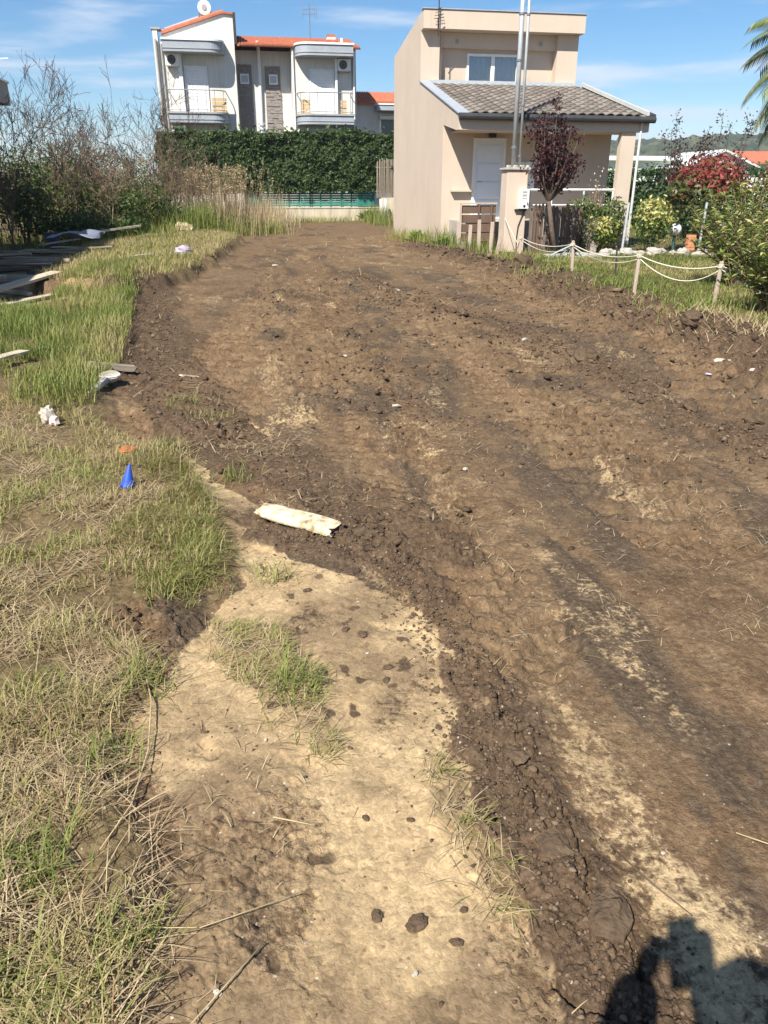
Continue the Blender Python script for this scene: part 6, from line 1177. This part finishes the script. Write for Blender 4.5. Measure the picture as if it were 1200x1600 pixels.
# ------------------------------------------------------------------ the person taking the picture (behind the lens) and the phone
def skin_mesh(name, verts, edges, radii, material, parent, sub=2):
    me = bpy.data.meshes.new(name); o_ = ORG[parent]; me.from_pydata([tuple(Vector(v) - o_) for v in verts], edges, []); ob = link(bpy.data.objects.new(name, me), parent, o_)
    sk = ob.modifiers.new('skin', 'SKIN'); sk.use_smooth_shade = True; lay = me.skin_vertices[0] if me.skin_vertices else None
    if lay is None:
        import bmesh
        bm = bmesh.new(); bm.from_mesh(me); bm.verts.layers.skin.verify(); bm.to_mesh(me); bm.free(); lay = me.skin_vertices[0]
    for i, r in enumerate(radii): lay.data[i].radius = (r, r) if not isinstance(r, tuple) else r; lay.data[i].use_root = (i == 0)
    s = ob.modifiers.new('sub', 'SUBSURF'); s.levels = sub; s.render_levels = sub; me.materials.append(material); return ob
def cloth_mat():
    m = bpy.data.materials.new('clothed_body'); m.use_nodes = True; n, l = m.node_tree.nodes, m.node_tree.links; t = n.new('ShaderNodeTexCoord'); s = n.new('ShaderNodeSeparateXYZ'); l.new(t.outputs['Object'], s.inputs[0]); r = n.new('ShaderNodeValToRGB'); r.color_ramp.interpolation = 'CONSTANT'
    d = n.new('ShaderNodeMath'); d.operation = 'DIVIDE'; d.inputs[1].default_value = 2.0; l.new(s.outputs['Z'], d.inputs[0]); l.new(d.outputs[0], r.inputs[0]); e = r.color_ramp.elements
    e[0].position = 0; e[0].color = (0.03, 0.03, 0.035, 1); e[1].position = 0.05; e[1].color = (0.04, 0.055, 0.11, 1); k = e.new(0.5); k.color = (0.07, 0.075, 0.08, 1); k = e.new(0.775); k.color = (0.48, 0.28, 0.2, 1); l.new(r.outputs[0], n['Principled BSDF'].inputs['Base Color']); return m
PX, PY = 0.03, -0.29
pr = empty('person', (PX, PY, 0), 'person in dark shirt holding up a phone, casting the bottom right shadow', 'person')
bv = [(PX, PY, 0.94), (PX, PY, 1.10), (PX, PY - 0.01, 1.28), (PX, PY, 1.43), (PX, PY + 0.02, 1.51), (PX, PY + 0.03, 1.60), (PX, PY + 0.03, 1.69),
      (PX - 0.10, PY, 0.86), (PX - 0.11, PY + 0.01, 0.50), (PX - 0.12, PY - 0.01, 0.10), (PX - 0.13, PY + 0.13, 0.05), (PX + 0.10, PY, 0.86), (PX + 0.12, PY + 0.03, 0.50), (PX + 0.13, PY + 0.02, 0.10), (PX + 0.15, PY + 0.16, 0.05),
      (PX - 0.18, PY, 1.37), (-0.055, -0.005, 1.24), (-0.075, PY + 0.245, 1.47), (PX + 0.18, PY, 1.37), (0.17, -0.06, 1.20), (0.085, -0.045, 1.455)]
be = [(0, 1), (1, 2), (2, 3), (3, 4), (4, 5), (5, 6), (0, 7), (7, 8), (8, 9), (9, 10), (0, 11), (11, 12), (12, 13), (13, 14), (2, 15), (15, 16), (16, 17), (2, 18), (18, 19), (19, 20)]
br = [0.15, 0.135, 0.15, 0.06, 0.058, 0.098, 0.07, 0.09, 0.06, 0.045, 0.035, 0.09, 0.06, 0.045, 0.035, 0.068, 0.062, 0.05, 0.068, 0.062, 0.05]
skin_mesh('body', bv, be, br, cloth_mat(), pr)
SKINM = mat('skin', (0.48, 0.28, 0.20), (0.43, 0.25, 0.18), rough=0.5)
for wx_, sg in ((-0.075, 1), (0.12, -1)):
    wv = Vector((wx_, PY + 0.25, 1.47)) if sg > 0 else Vector((0.085, -0.045, 1.46)); hv = [tuple(wv), tuple(wv + Vector((0.012 * sg, 0.01, 0.06)))]; he = [(0, 1)]; hr = [0.036, 0.04]
    for f in range(4):
        b0 = wv + Vector((0.02 * sg, 0.018, 0.065 + 0.018 * f)) if sg > 0 else wv + Vector((-0.012, 0.012, 0.065 + 0.018 * f)); i0 = len(hv); hv += [*([tuple(b0 + Vector((0.015, -0.02, 0))), tuple(b0 + Vector((0.03, -0.034, 0.004))), tuple(b0 + Vector((0.055, -0.02 + 0.002 * f, 0.006)))] if sg > 0 else [tuple(b0), tuple(b0 + Vector((-0.014, -0.006, 0.002))), tuple(b0 + Vector((-0.034, -0.004, 0.004)))])]; he += [(1, i0), (i0, i0 + 1), (i0 + 1, i0 + 2)]; hr += [0.0095, 0.009, 0.008]
    i0 = len(hv); hv += [tuple(wv + Vector((0.02 * sg, 0.02, 0.05))), tuple(wv + Vector((0.045 * sg, 0.012, 0.075)))]; he += [(1, i0), (i0, i0 + 1)]; hr += [0.012, 0.009]
    skin_mesh('hand', hv, he, hr, SKINM, pr, 1)
MB().ball((PX, PY, 1.66), 0.105, 16, 10, (0.95, 1.05, 0.9)).build('hair', mat('dark_hair', (0.03, 0.02, 0.015), (0.04, 0.028, 0.02), rough=0.6), pr, smooth=True)
ph = empty('phone', (0.02, -0.03, 1.56), 'dark phone held up to take the picture', 'phone')
M_ = Matrix.Translation((0.02, -0.022, 1.575)) @ Matrix.Rotation(math.radians(-23), 4, 'X')
m = MB().box(-0.038, 0.038, -0.008, 0.0, -0.12, 0.035, M_).build('case', BLACK, ph, bevel=0.003); MB().box(-0.034, 0.034, -0.0095, -0.0085, -0.115, 0.03, M_).build('screen', SHINGLE_DARK, ph)
